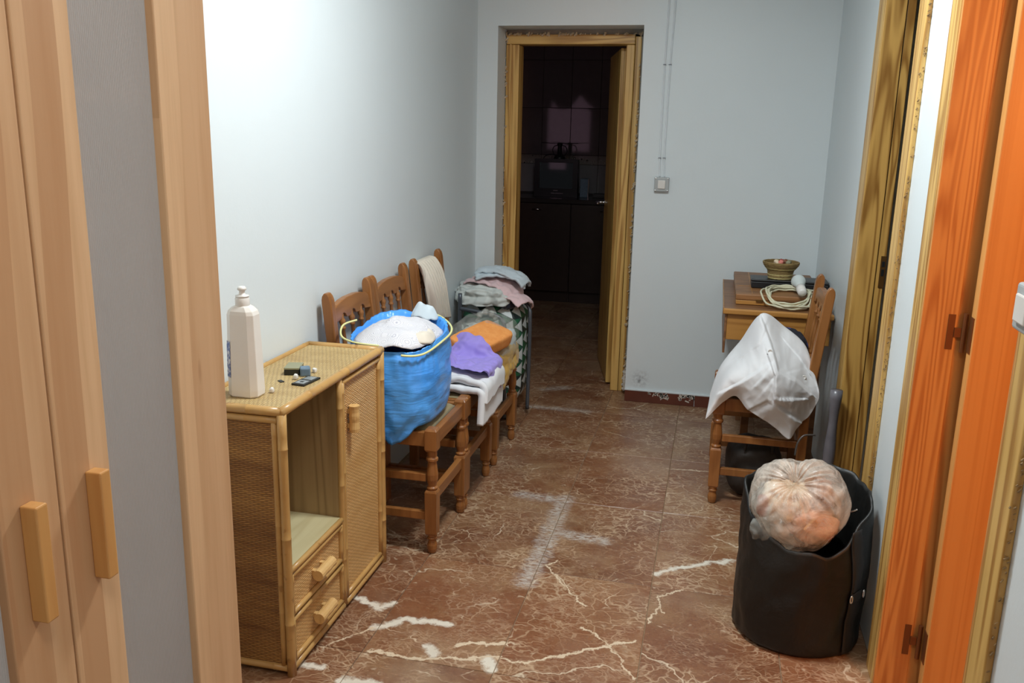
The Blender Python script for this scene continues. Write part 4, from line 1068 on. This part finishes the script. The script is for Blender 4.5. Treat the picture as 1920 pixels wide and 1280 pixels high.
for k in range(2):
    S = drape(sheet((-1.095+0.02*k, 4.52, 0.83+0.03*k), 0.27, 0.20, 34, 26, 0.25-0.3*k, seed=16+k), cols, 100, 6, 0.020+0.014*k, 0.15)
    S = wrinkle(S, 0.013, 20, 5.0+k)
    o = MB().grid(S).build('blue_towel', 'pale_blue', None, smooth=True, solid=0.012)
    tag(o, ('lower pale blue towel folded on the trolley pile', 'topmost pale blue towel folded on the trolley pile')[k], 'towel', 'pale blue towels on the trolley')

# ---- switch and cables on the back wall
sw = thing('light_switch', 'grey surface light switch on the back wall under two cables', 'switch', (-0.297, YB, 1.235))
MB().box((-0.337, YB-0.026, 1.197), (-0.259, YB-0.0002, 1.274)).build('switch_box', 'grey_plastic', sw, bevel=0.005, seg=3)
MB().box((-0.318, YB-0.033, 1.213), (-0.278, YB-0.0262, 1.258)).build('rocker', 'white_plastic', sw, bevel=0.003, seg=3)
for x, z in ((-0.331, 1.203), (-0.331, 1.268), (-0.265, 1.203), (-0.265, 1.268)): MB().lathe([(0.003, 0), (0.003, 0.0015), (0.001, 0.002)], 8, mat=Matrix.Translation((x, YB-0.026, z)) @ Matrix.Rotation(PI/2, 4, 'X')).build('screw', 'chrome', sw)
for (xa, xb, xc, lb) in ((-0.316, -0.317, -0.311, 'left of the two thin cables running down to the switch'), (-0.283, -0.293, -0.287, 'right of the two thin cables running down to the switch')):
    cv = thing('wall_cable', 'white painted cable, '+lb, 'cable', (xa, YB, 1.28))
    path = [(xa, YB-0.0042, ZC), (xa+0.001, YB-0.0042, 2.2), ((xa+xb)/2-0.002, YB-0.0042, 1.86), (xb, YB-0.0042, 1.40), (xc, YB-0.0042, 1.275)]
    MB().tube(smooth_path(path, 10), 0.004, 8).build('cable', 'conduit', cv, smooth=True)
    for z in (2.35, 1.855, 1.375):
        x = np.interp(z, [1.275, 1.40, 1.86, 2.2, ZC], [xc, xb, (xa+xb)/2-0.002, xa+0.001, xa])
        MB().cbox((x, YB-0.005, z), (0.012, 0.0095, 0.006)).lathe([(0.0025, 0), (0.0025, 0.003)], 8, (x-0.008, YB-0.006, z-0.001)).build('clip', 'clip', cv, bevel=0.001)
s2 = thing('wall_switch', 'white surface switch at the right edge of the photo beside the near door', 'switch', (XR, 1.55, 1.23))
MB().box((0.4965, 1.500, 1.196), (0.5245, 1.594, 1.275)).box((0.5245, 1.500, 1.2), (XR, 1.543, 1.27)).build('switch_box', 'grey_plastic', s2, bevel=0.006, seg=3)
MB().box((0.490, 1.520, 1.212), (0.4963, 1.574, 1.259)).build('rocker', 'white_plastic', s2, bevel=0.003)

# ---- table in the right corner
tb = thing('side_table', 'small old wooden table in the right back corner', 'table', (0.3, 4.36, 0))
MB().box((0.066, 3.962, 0.733), (0.532, 4.79, 0.750)).build('tabletop', 'table', tb, bevel=0.002)
MB().box((0.062, 3.944, 0.7255), (0.534, 3.963, 0.751)).build('edge_strip', 'table_edge', tb, bevel=0.006, seg=3)
MB().box((0.062, 3.9635, 0.729), (0.0665, 4.79, 0.7515)).build('edge_strip', 'table_edge', tb, bevel=0.001)
MB().box((0.082, 3.966, 0.607), (0.525, 3.984, 0.7245)).build('apron', 'table_edge', tb, bevel=0.002)
MB().box((0.072, 3.962, 0.545), (0.082, 4.77, 0.732)).build('side_panel', 'table', tb, bevel=0.002)
MB().box((0.082, 4.755, 0.607), (0.525, 4.772, 0.732)).build('apron', 'table', tb, bevel=0.002)
for x in (0.20, 0.49):
    for y in (4.05, 4.70): MB().box((x-0.018, y-0.018, 0), (x+0.018, y+0.018, 0.732)).build('leg', 'table', tb, bevel=0.003)
TZ = 0.752
fb = thing('flat_wooden_box', 'flat wooden box lying on the corner table under the black case', 'box', (0.3, 4.4, TZ))
MB().box((0.117, 4.068, TZ), (0.50, 4.76, TZ+0.020)).build('tray', 'table_edge', fb, bevel=0.002)
MB().box((0.115, 4.066, TZ+0.0215), (0.502, 4.762, TZ+0.048)).build('lid', 'box_wood', fb, bevel=0.004)
MB().box((0.128, 4.30, TZ+0.048), (0.49, 4.304, TZ+0.0492)).box((0.186, 4.08, TZ+0.048), (0.190, 4.75, TZ+0.0492)).build('lid_inlay', 'table_edge', fb)
MB().box((0.205, 4.060, TZ+0.016), (0.235, 4.066, TZ+0.028)).build('catch', 'brass', fb, bevel=0.001)
BZ = TZ+0.0495
bc = thing('black_case', 'long flat black case under the straw basket on the corner table', 'case', (0.36, 4.31, BZ))
MB().box((0.187, 4.25, BZ), (0.533, 4.385, BZ+0.030)).build('case_body', 'black_case', bc, bevel=0.003)
MB().box((0.184, 4.247, BZ+0.0315), (0.535, 4.388, BZ+0.042)).build('case_lid', 'black_case', bc, bevel=0.004)
KZ = BZ+0.0425
bs = thing('straw_basket', 'small flared coiled-straw basket standing on the black case', 'basket', (0.318, 4.318, KZ))
prof = []
coils = [(0.052+0.0012*k, 0.004+0.0078*k) for k in range(5)]+[(0.060, 0.043), (0.066, 0.0495), (0.0715, 0.0565), (0.0765, 0.0635), (0.080, 0.0705), (0.081, 0.0765)]
for k, (r_, z) in enumerate(coils):
    pts = [(0.318+r_*math.cos(2*PI*q/40), 4.318+r_*math.sin(2*PI*q/40), KZ+z+0.0004*math.sin(q*2.3+k)) for q in range(40)]
    MB().tube(pts, [0.0045*(1+0.10*math.sin(q*3.1)) for q in range(40)]+[], 8, closed=True).build('straw_coil', 'straw_light' if k in (0, 2, 6) else 'straw', bs, smooth=True)
MB().lathe([(0.001, 0.004), (0.05, 0.004), (0.054, 0.006)], 30, (0.318, 4.318, KZ)).build('basket_base', 'straw', bs, smooth=True)
MB().lathe([(0.001, 0.066), (0.070, 0.066), (0.072, 0.060)], 30, (0.318, 4.318, KZ)).build('basket_filling', 'brown', bs, smooth=True)
for q, (dx, dy, mt, lb) in enumerate(((-0.022, -0.02, 'cream', 'pale cream paper twist in the straw basket'), (-0.002, -0.026, 'coral', 'coral paper flower in the straw basket'), (0.016, -0.012, 'brown', 'brown dried petal in the straw basket'), (0.004, 0.012, 'red', 'dark red petal at the back of the straw basket'), (0.032, -0.02, 'olive', 'olive dried leaf in the straw basket'))):
    o = blob_obj('basket_scrap', mt, (0.318+dx, 4.318+dy, KZ+0.079), (0.013, 0.013, 0.0125), nu=14, nv=9, amp=0.5, freq=1.3, seed=q*4.4, power=2.0); tag(o, lb, 'scrap')
cc = thing('cable_coil', 'coil of cream electrical cable on the corner table', 'cable', (0.345, 4.1, TZ))
path = []
for k in range(7*40+1):
    a_ = 2*PI*k/40; t_ = k/280; rx = 0.116-0.030*abs(math.sin(t_*9))-0.006*nz(t_*9, 0, 0, 1, 1); ry = 0.128-0.022*abs(math.sin(t_*7+0.6))
    x = 0.347+0.010*math.sin(t_*11)+rx*math.cos(a_); y = 4.098+0.012*math.cos(t_*13)+ry*math.sin(a_)
    step = 1/(1+math.exp(-(y-4.055)/0.02))
    z = TZ+0.006+0.0485*step+0.0035*(k//40)*0.9+0.002*math.sin(a_*2+k)
    path.append((x, y, z))
MB().tube(path, 0.0044, 8).build('cable', 'cable_white', cc, smooth=True)
lb_ = thing('light_bulb', 'frosted light bulb in a white socket lying on the cable coil', 'bulb', (0.39, 4.08, TZ+0.07))
ax = (Vector((0.405, 3.995, TZ+0.058))-Vector((0.385, 4.115, TZ+0.112))).normalized()
T = Matrix.Translation((0.385, 4.115, TZ+0.112)) @ ax.to_track_quat('Z', 'Y').to_matrix().to_4x4()
MB().lathe([(0.001, -0.032)]+[(0.032*math.sin(a_), -0.032*math.cos(a_)) for a_ in [PI*q/16 for q in range(1, 11)]]+[(0.022, 0.028), (0.0165, 0.042), (0.0145, 0.05)], 24, mat=T).build('bulb_glass', 'bulb', lb_, smooth=True)
MB().lathe([(0.015, 0.046), (0.0205, 0.047), (0.0205, 0.075), (0.019, 0.078), (0.019, 0.092), (0.015, 0.096), (0.006, 0.100)], 20, mat=T).build('socket', 'white_plastic', lb_, smooth=True)

# ---- bundle and white jacket on the right chair
o = blob_obj('navy_print_cloth', 'navy_print', (0.335, 3.745, SZ+0.125), (0.078, 0.140, 0.122), nu=60, nv=40, amp=0.10, freq=2.0, seed=8, power=2.8, flat=SZ+0.002); tag(o, 'dark navy printed cloth bundle behind the white jacket', 'cloth')
o = blob_obj('bundle', 'check', (0.195, 3.72, SZ+0.090), (0.060, 0.11, 0.087), nu=50, nv=30, amp=0.08, freq=2.0, seed=18, power=2.6, flat=SZ+0.002); tag(o, 'dark bundle on the right chair hidden under the white jacket', 'bundle')
JW = [ [(0.045, 3.69, 0.439), (0.066, 3.73, 0.5), (0.138, 3.77, 0.609), (0.209, 3.71, 0.751), (0.304, 3.75, 0.696), (0.385, 3.71, 0.637), (0.419, 3.63, 0.556), (0.442, 3.595, 0.519)],
 [(0.033, 3.6, 0.459), (0.066, 3.64, 0.567), (0.138, 3.68, 0.669), (0.209, 3.62, 0.801), (0.304, 3.66, 0.746), (0.385, 3.62, 0.687), (0.419, 3.54, 0.606), (0.442, 3.505, 0.539)],
 [(0.029, 3.54, 0.438), (0.072, 3.56, 0.554), (0.149, 3.58, 0.656), (0.215, 3.57, 0.781), (0.297, 3.57, 0.712), (0.372, 3.55, 0.661), (0.414, 3.505, 0.58), (0.447, 3.498, 0.504)],
 [(0.025, 3.51, 0.414), (0.085, 3.48, 0.55), (0.166, 3.47, 0.617), (0.238, 3.47, 0.679), (0.301, 3.46, 0.633), (0.362, 3.47, 0.592), (0.403, 3.48, 0.527), (0.435, 3.49, 0.468)],
 [(0.022, 3.49, 0.398), (0.099, 3.46, 0.524), (0.178, 3.43, 0.55), (0.244, 3.41, 0.57), (0.302, 3.41, 0.543), (0.357, 3.44, 0.507), (0.392, 3.47, 0.459), (0.415, 3.485, 0.428)],
 [(0.019, 3.485, 0.378), (0.117, 3.485, 0.487), (0.179, 3.46, 0.444), (0.239, 3.45, 0.411), (0.293, 3.45, 0.376), (0.345, 3.45, 0.339), (0.369, 3.465, 0.379), (0.392, 3.48, 0.409)] ]

def cr_weights(n, m):
    # Catmull-Rom basis: n control points sampled at m places
    B = np.zeros((m, n))
    for k in range(m):
        s = k/(m-1)*(n-1); i = min(int(s), n-2); t_ = s-i
        w = (-0.5*t_+t_*t_-0.5*t_**3, 1-2.5*t_*t_+1.5*t_**3, 0.5*t_+2*t_*t_-1.5*t_**3, -0.5*t_*t_+0.5*t_**3)
        for q in range(4): B[k, min(max(i-1+q, 0), n-1)] += w[q]
    return B
def patch(ctrl, mu, mv):
    C = np.array(ctrl, float); return np.einsum('ui,vj,ijk->uvk', cr_weights(C.shape[0], mu), cr_weights(C.shape[1], mv), C)
def fold_step(x, z, poly, side, h, w, soft=0.006):
    best = None
    for (ax, az), (bx_, bz) in zip(poly[:-1], poly[1:]):
        L = math.hypot(bx_-ax, bz-az); ux, uz = (bx_-ax)/L, (bz-az)/L
        k = (x-ax)*ux+(z-az)*uz; kc = min(max(k, 0), L); d = math.hypot(x-ax-ux*kc, z-az-uz*kc)
        s = ((x-ax)*uz-(z-az)*ux)*side
        if best is None or d < best[0]: best = (d, s, abs(k-kc))
    d, s, over = best
    if s < 0: d = -d
    up_ = min(1, max(0, d/soft+0.5)); return h*up_*math.exp(-max(d, 0)/w)*math.exp(-(over/0.025)**2)
S = patch(JW, 130, 150)
FOLDS = [([(0.207, 0.790), (0.249, 0.704), (0.278, 0.624), (0.345, 0.587), (0.411, 0.527)], 1, 0.026, 0.05),
         ([(0.238, 0.672), (0.267, 0.608), (0.271, 0.521)], -1, 0.022, 0.045), ([(0.071, 0.503), (0.165, 0.578), (0.238, 0.640)], 1, 0.014, 0.05),
         ([(0.300, 0.520), (0.383, 0.509)], 1, 0.016, 0.03), ([(0.285, 0.490), (0.330, 0.455), (0.382, 0.411)], 1, 0.016, 0.04),
         ([(0.150, 0.640), (0.205, 0.700), (0.222, 0.760)], -1, 0.008, 0.03), ([(0.19, 0.45), (0.25, 0.50), (0.33, 0.485)], -1, 0.010, 0.05),
         ([(0.31, 0.70), (0.36, 0.655), (0.40, 0.60)], -1, 0.009, 0.05), ([(0.20, 0.56), (0.24, 0.62)], 1, 0.008, 0.03)]
for i in range(S.shape[0]):
    for j in range(S.shape[1]):
        x, y, z = S[i, j]; fr_ = min(1, i/40)
        dy = sum(fold_step(x+0.003*nz(x, z, 0, 9, 2), z+0.003*nz(x, z, 0, 9, 6), *f) for f in FOLDS)*fr_
        dy += 0.010*fbm(x, z, 0, 9, 2, 2)*fr_+0.003*(1-2*abs(nz(x*1.6+z, z-x, 0, 16, 4)))*fr_
        S[i, j, 1] -= dy
jk = thing('white_jacket', 'white work jacket thrown over the bundle on the right chair', 'jacket', (0.2, 3.6, SZ))
MB().grid(S).build('jacket_cloth', 'white_cotton', jk, smooth=True, solid=0.003)
for bx_, bz_ in ((0.243, 0.690), (0.384, 0.585)):
    q = np.hypot(S[40:, :, 0]-bx_, S[40:, :, 2]-bz_); k = np.unravel_index(q.argmin(), q.shape); p = S[k[0]+40, k[1]]
    T = Matrix.Translation((p[0], p[1]-0.004, p[2])) @ Matrix.Rotation(PI/2, 4, 'X')
    MB().lathe([(0.0085, -0.001), (0.0085, 0.0015), (0.0065, 0.0028), (0.0055, 0.0015), (0.002, 0.0012)], 16, mat=T).build('button', 'white_plastic', jk, smooth=True)

# ---- black bag with tied plastic bag inside
bx, by = 0.330, 2.615
nb = thing('black_bag', 'large soft black nylon bag standing open by the right wall', 'bag', (bx, by, 0))
def brim(th): 
    f = 0.5-0.5*math.sin(th)           # 1 at the front (-Y)
    return 0.490-0.150*f**2.2+0.012*math.cos(th)
nu, nv = 120, 60; P = np.zeros((nu, nv, 3))
for i in range(nu):
    th = 2*PI*i/nu; c, s = math.cos(th), math.sin(th)
    for j in range(nv):
        t_ = j/(nv-1); rz_ = brim(th)+0.030*fbm(c, s, 0, 1.3, 3, 3)
        if t_ < 0.10: k = t_/0.10; rad = 0.01+0.155*k; z = 0.002
        elif t_ < 0.16: k = (t_-0.10)/0.06; rad = 0.165+0.016*math.sin(k*PI/2); z = 0.002+0.018*(1-math.cos(k*PI/2))
        elif t_ < 0.72: k = (t_-0.16)/0.56; rad = 0.181+0.008*math.sin(PI*k)-0.006*k; z = 0.020+(rz_-0.020)*k
        else: k = (t_-0.72)/0.28; rad = 0.171-0.016*k-0.004*math.sin(PI*k); z = rz_+0.006*math.sin(PI*min(1, k*4))-0.24*k
        wr = 0.015*fbm(c*0.9, s*0.9, z*3.0, 1.5, 5, 4)*(1 if t_ > 0.14 else 0.2)+0.006*math.sin(5*th+9*z+3*nz(c, s, z, 2))*max(0, (t_-0.45))*1.6
        r_ = rad+wr
        P[i, j] = (bx+r_*1.02*c, by+r_*0.99*s, max(0.002, z))
P[:, :, 0] = np.minimum(bx+(P[:, :, 0]-bx)*np.where(P[:, :, 0] > bx, 1.05, 1.0), 0.519)
MB().grid(P, cu=True).build('bag_body', 'nylon', nb, smooth=True, solid=0.002)
BP = P.copy()
def bag_pt(th, z):
    i = int(round(th/(2*PI)*120)) % 120; col = BP[i, 9:43]
    return np.array([np.interp(z, col[:, 2], col[:, q]) for q in (0, 1)])
def ribbon(th0, za, zb, w, name, off=0.006, n=30):
    Q = np.zeros((n, 5, 3))
    for i in range(n):
        z = za+(zb-za)*i/(n-1)
        for j in range(5):
            th = th0+(j/4-0.5)*w/0.19; p = bag_pt(th, z)
            Q[i, j] = (min(p[0]+off*math.cos(th), 0.5228), p[1]+off*math.sin(th), z)
    return MB().grid(Q).build(name, 'strap', nb, smooth=True, solid=0.003)
ribbon(-0.75, 0.40, 0.015, 0.052, 'strap')
ribbon(-0.75, 0.215, 0.185, 0.056, 'strap_keeper', 0.010, 6)
for d in (-0.16, 0.16):
    th = -0.75+d; q2 = bag_pt(th, 0.20); p = Vector((min(q2[0]+0.012*math.cos(th), 0.5228), q2[1]+0.012*math.sin(th), 0.20))
    pts = [p+Vector((0.004*math.cos(a_)*-math.sin(th), 0.004*math.cos(a_)*math.cos(th), 0.011*math.sin(a_))) for a_ in [2*PI*q/16 for q in range(16)]]
    MB().tube(pts, 0.0024, 8, closed=True).build('strap_ring', 'chrome', nb, smooth=True)
MB().tube(smooth_path([(0.452, 2.62, 0.405), (0.462, 2.60, 0.415), (0.475, 2.595, 0.425)], 6), 0.004, 8).build('zip_pull', 'chrome', nb, smooth=True)

pc = (0.305, 2.575, 0.435)
pb = thing('plastic_bag', 'milky tied plastic bag of mixed things in the mouth of the black bag', 'bag', pc)
nu, nv = 150, 70; P = np.zeros((nu, nv, 3))
TB = Matrix.Translation(pc) @ Vector((-0.22, -0.55, 0.80)).to_track_quat('Z', 'Y').to_matrix().to_4x4()
for i in range(nu):
    th = 2*PI*i/nu; ct_, st_ = math.cos(th), math.sin(th)
    for j in range(nv):
        t_ = j/(nv-1)
        if t_ < 0.90:
            ph = PI*(1-t_/0.90*0.985)          # angle from the knot pole
            sn, cs = math.sin(ph), math.cos(ph)
            k = 1+0.09*fbm(sn*ct_, sn*st_, cs, 1.4, 2, 3)
            near = math.exp(-(ph/0.85)**2)
            ridge = near*(0.16*(1-2*abs(nz(ct_*2.2, st_*2.2, ph*0.5, 1.6, 5)))+0.06*math.sin(th*27+5*nz(ct_, st_, ph, 2, 1))+0.10*nz(ct_, st_, 0, 1.3, 12))*min(1, ph/0.25)
            crease = 0.035*(1-2*abs(nz(sn*ct_*2, sn*st_*2, cs*2, 1.4, 7)))*(1-near)
            r_ = 0.142*(k+crease*0.5+ridge*0.45)*(1-0.13*math.exp(-((th-1.75)/0.26)**2)*math.exp(-((ph-0.75)/0.5)**2)+0.05*math.exp(-((th-0.7)/0.6)**2)*near+0.04*math.exp(-((th-2.7)/0.5)**2)*near)
            x, y, z = r_*sn*ct_, r_*sn*st_, r_*cs*0.96-0.040*math.exp(-(ph/0.40)**2)
        else:
            k = (t_-0.90)/0.10; r_ = 0.006+0.016*k*(1+0.5*math.sin(th*3+1)); x, y, z = r_*ct_, r_*st_*0.6, 0.098+0.026*k+0.008*math.sin(th*5)*k
        P[i, j] = TB @ Vector((x, y, z))
MB().grid(P, cu=True).build('bag_film', 'film', pb, smooth=True)
knot = TB @ Vector((0, 0, 0.100))
MB().tube(smooth_path([(0.288, 2.655, 0.555), (0.294, 2.668, 0.590), (0.312, 2.68, 0.612), (0.345, 2.69, 0.614)], 6), 0.0030, 8).build('tie', 'ink', pb, smooth=True)
for (c_, r_, mt, nm, lb) in (((0.345, 2.568, 0.372), (0.075, 0.058, 0.044), 'terracotta', 'clay_pot', 'orange terracotta lump inside the milky plastic bag'),
                         ((0.198, 2.535, 0.432), (0.016, 0.020, 0.030), 'red', 'red_packet', 'dark red packet against the left side inside the milky plastic bag'),
                         ((0.27, 2.595, 0.43), (0.065, 0.065, 0.060), 'cream', 'paper_wad', 'cream paper wad in the middle of the milky plastic bag'),
                         ((0.36, 2.61, 0.46), (0.045, 0.05, 0.04), 'brown', 'brown_packet', 'brown packet in the upper right of the milky plastic bag')):
    tag(blob_obj(nm, mt, c_, r_, nu=44, nv=28, amp=0.26, freq=2.0, seed=c_[0]*31, power=2.6), lb, 'packet')
tag(MB().cbox((0.335, 2.482, 0.405), (0.022, 0.012, 0.045), rz=0.3, ry=0.7).build('tan_card', 'tan', None, bevel=0.002), 'small tan card at the front inside the milky plastic bag', 'card')
P = blob((0.235, 2.535, 0.350), (0.066, 0.055, 0.060), 70, 40, 0.16, 1.6, 9, None, 2.3)
o = MB().closed(P).build('crumpled_bag', 'clear_film', None, smooth=True); tag(o, 'crumpled clear plastic bag under the milky tied bag', 'bag')

# ---- things near the right chair
o = MB().tube([(0.497+0.0002*k, 3.44-0.001*k, 0.0+0.035*k) for k in range(17)], [0.020+0.003*math.sin(k*0.9) for k in range(17)], 14).build('rolled_sheet', 'umbrella', None, smooth=True)
tag(o, 'slim grey plastic roll leaning between the right chair and door casing', 'roll')
ck = thing('checked_bag', 'dark checked bag on the floor under the right chair', 'bag', (0.23, 3.72, 0))
P = blob((0.235, 3.72, 0.117), (0.115, 0.135, 0.115), 50, 30, 0.08, 1.8, 31, 0.0, 3.2)
MB().closed(P).build('bag_body', 'check', ck, smooth=True)
tubes([[(0.19, 3.60, 0.22), (0.20, 3.59, 0.27), (0.25, 3.585, 0.285), (0.29, 3.59, 0.27), (0.30, 3.60, 0.22)]], 0.006, 'bag_handle', 'ink', ck)

# ---- kitchen beyond the door
for k, (x0, x1) in enumerate(((-1.92, -1.245), (-1.242, -0.60))):
    kc = thing('kitchen_cabinet', ('dark kitchen base unit with horizontal bar handle under the television', 'dark kitchen base unit behind the open kitchen door')[k], 'cabinet', ((x0+x1)/2, 7.95, 0), group='dark kitchen base units')
    MB().box((x0, 7.682, 0.10), (x1, 8.285, 0.886)).build('cabinet_body', 'wenge', kc)
    MB().box((x0, 7.72, 0), (x1, 8.28, 0.10)).build('plinth', 'wenge', kc)
    df = MB().box((x0+0.002, 7.662, 0.105), (x1-0.002, 7.681, 0.882)).build('door', 'wenge', kc, bevel=0.002)
    hx = x0+0.375 if k == 0 else x0+0.30
    MB().tube([(hx-0.04, 7.64, 0.832), (hx+0.04, 7.64, 0.832)], 0.005, 8).tube([(hx-0.032, 7.64, 0.832), (hx-0.032, 7.663, 0.832)], 0.004, 8).tube([(hx+0.032, 7.64, 0.832), (hx+0.032, 7.663, 0.832)], 0.004, 8).build('handle', 'chrome', df, smooth=True)
tag(MB().box((-1.92, 7.642, 0.889), (-0.60, 8.287, 0.927)).build('worktop', 'worktop', None, bevel=0.004), 'dark kitchen worktop along the far wall', 'worktop')
WZ = 0.9275
tv = thing('television', 'small black tube television on the kitchen worktop', 'television', (-1.43, 8.0, WZ))
tx0, tx1, tz0, tz1, ty = -1.628, -1.232, WZ, WZ+0.335, 7.90
R = [[(tx0, ty+0.03, tz0+0.01), (tx1, ty+0.03, tz0+0.01), (tx1, ty+0.03, tz1), (tx0, ty+0.03, tz1)],
     [(tx0+0.01, ty+0.16, tz0+0.01), (tx1-0.01, ty+0.16, tz0+0.01), (tx1-0.01, ty+0.16, tz1-0.01), (tx0+0.01, ty+0.16, tz1-0.01)],
     [(tx0+0.09, ty+0.34, tz0+0.02), (tx1-0.09, ty+0.34, tz0+0.02), (tx1-0.09, ty+0.34, tz1-0.09), (tx0+0.09, ty+0.34, tz1-0.09)]]
MB().rings(R).build('tv_case', 'tv', tv, bevel=0.006)
m = MB()
m.box((tx0, ty, tz0), (tx1, ty+0.032, tz0+0.075)).box((tx0, ty, tz1-0.03), (tx1, ty+0.032, tz1)).box((tx0, ty, tz0+0.075), (tx0+0.045, ty+0.032, tz1-0.03)).box((tx1-0.045, ty, tz0+0.075), (tx1, ty+0.032, tz1-0.03))
m.build('bezel', 'tv', tv)
P = np.zeros((14, 12, 3))
for i in range(14):
    for j in range(12):
        u, v = i/13*2-1, j/11*2-1
        P[i, j] = ((tx0+tx1)/2+u*0.155, ty+0.012+0.010*(u*u+v*v)/2, (tz0+0.075+tz1-0.03)/2+v*0.116)
MB().grid(P).build('screen', 'screen', tv, smooth=True)
MB().box((-1.45, ty-0.002, tz0+0.052), (-1.41, ty+0.001, tz0+0.060)).box((-1.47, ty-0.002, tz0+0.030), (-1.36, ty+0.001, tz0+0.034)).build('badge', 'chrome', tv)
an = thing('tv_antenna', 'black indoor aerial with loops standing on the television', 'aerial', (-1.40, 8.02, tz1-0.02))
m = MB().lathe([(0.05, -0.006), (0.055, 0.0), (0.05, 0.02), (0.022, 0.035), (0.020, 0.11), (0.026, 0.13), (0.02, 0.14)], 16, (-1.42, 8.0, tz1))
m.build('aerial_base', 'ink', an, smooth=True)
for s in (-1, 1):
    MB().tube(smooth_path([(-1.42, 8.0, tz1+0.12), (-1.42+s*0.05, 8.0, tz1+0.11), (-1.42+s*0.065, 8.0, tz1+0.07), (-1.42+s*0.045, 8.0, tz1+0.03), (-1.42+s*0.012, 8.0, tz1+0.02)], 8), 0.004, 8).build('loop', 'ink', an, smooth=True)
    MB().tube([(-1.42, 8.0, tz1+0.132), (-1.42+s*0.17, 8.0-0.02*s, tz1+0.140)], 0.003, 8).build('rod', 'ink', an, smooth=True)
MB().tube(smooth_path([(-1.44, 8.02, tz1+0.03), (-1.52, 8.04, tz1+0.035), (-1.58, 8.09, tz1+0.005), (-1.61, 8.20, tz1-0.08), (-1.62, 8.24, WZ+0.01)], 8), 0.004, 8).build('lead', 'ink', an, smooth=True)
rd = thing('upright_radio', 'narrow upright grey box with bright edge beside the television', 'radio', (-1.165, 7.98, WZ))
MB().box((-1.215, 7.95, WZ), (-1.145, 8.05, WZ+0.165)).build('radio_body', 'slate', rd, bevel=0.004)
MB().box((-1.1445, 7.948, WZ), (-1.138, 8.05, WZ+0.166)).build('trim', 'chrome', rd, bevel=0.001)
tag(MB().box((-1.10, 7.95, WZ), (-0.985, 8.05, WZ+0.035)).build('small_black_box', 'ink', None, bevel=0.003), 'low black box on the kitchen worktop right of the upright radio', 'box')
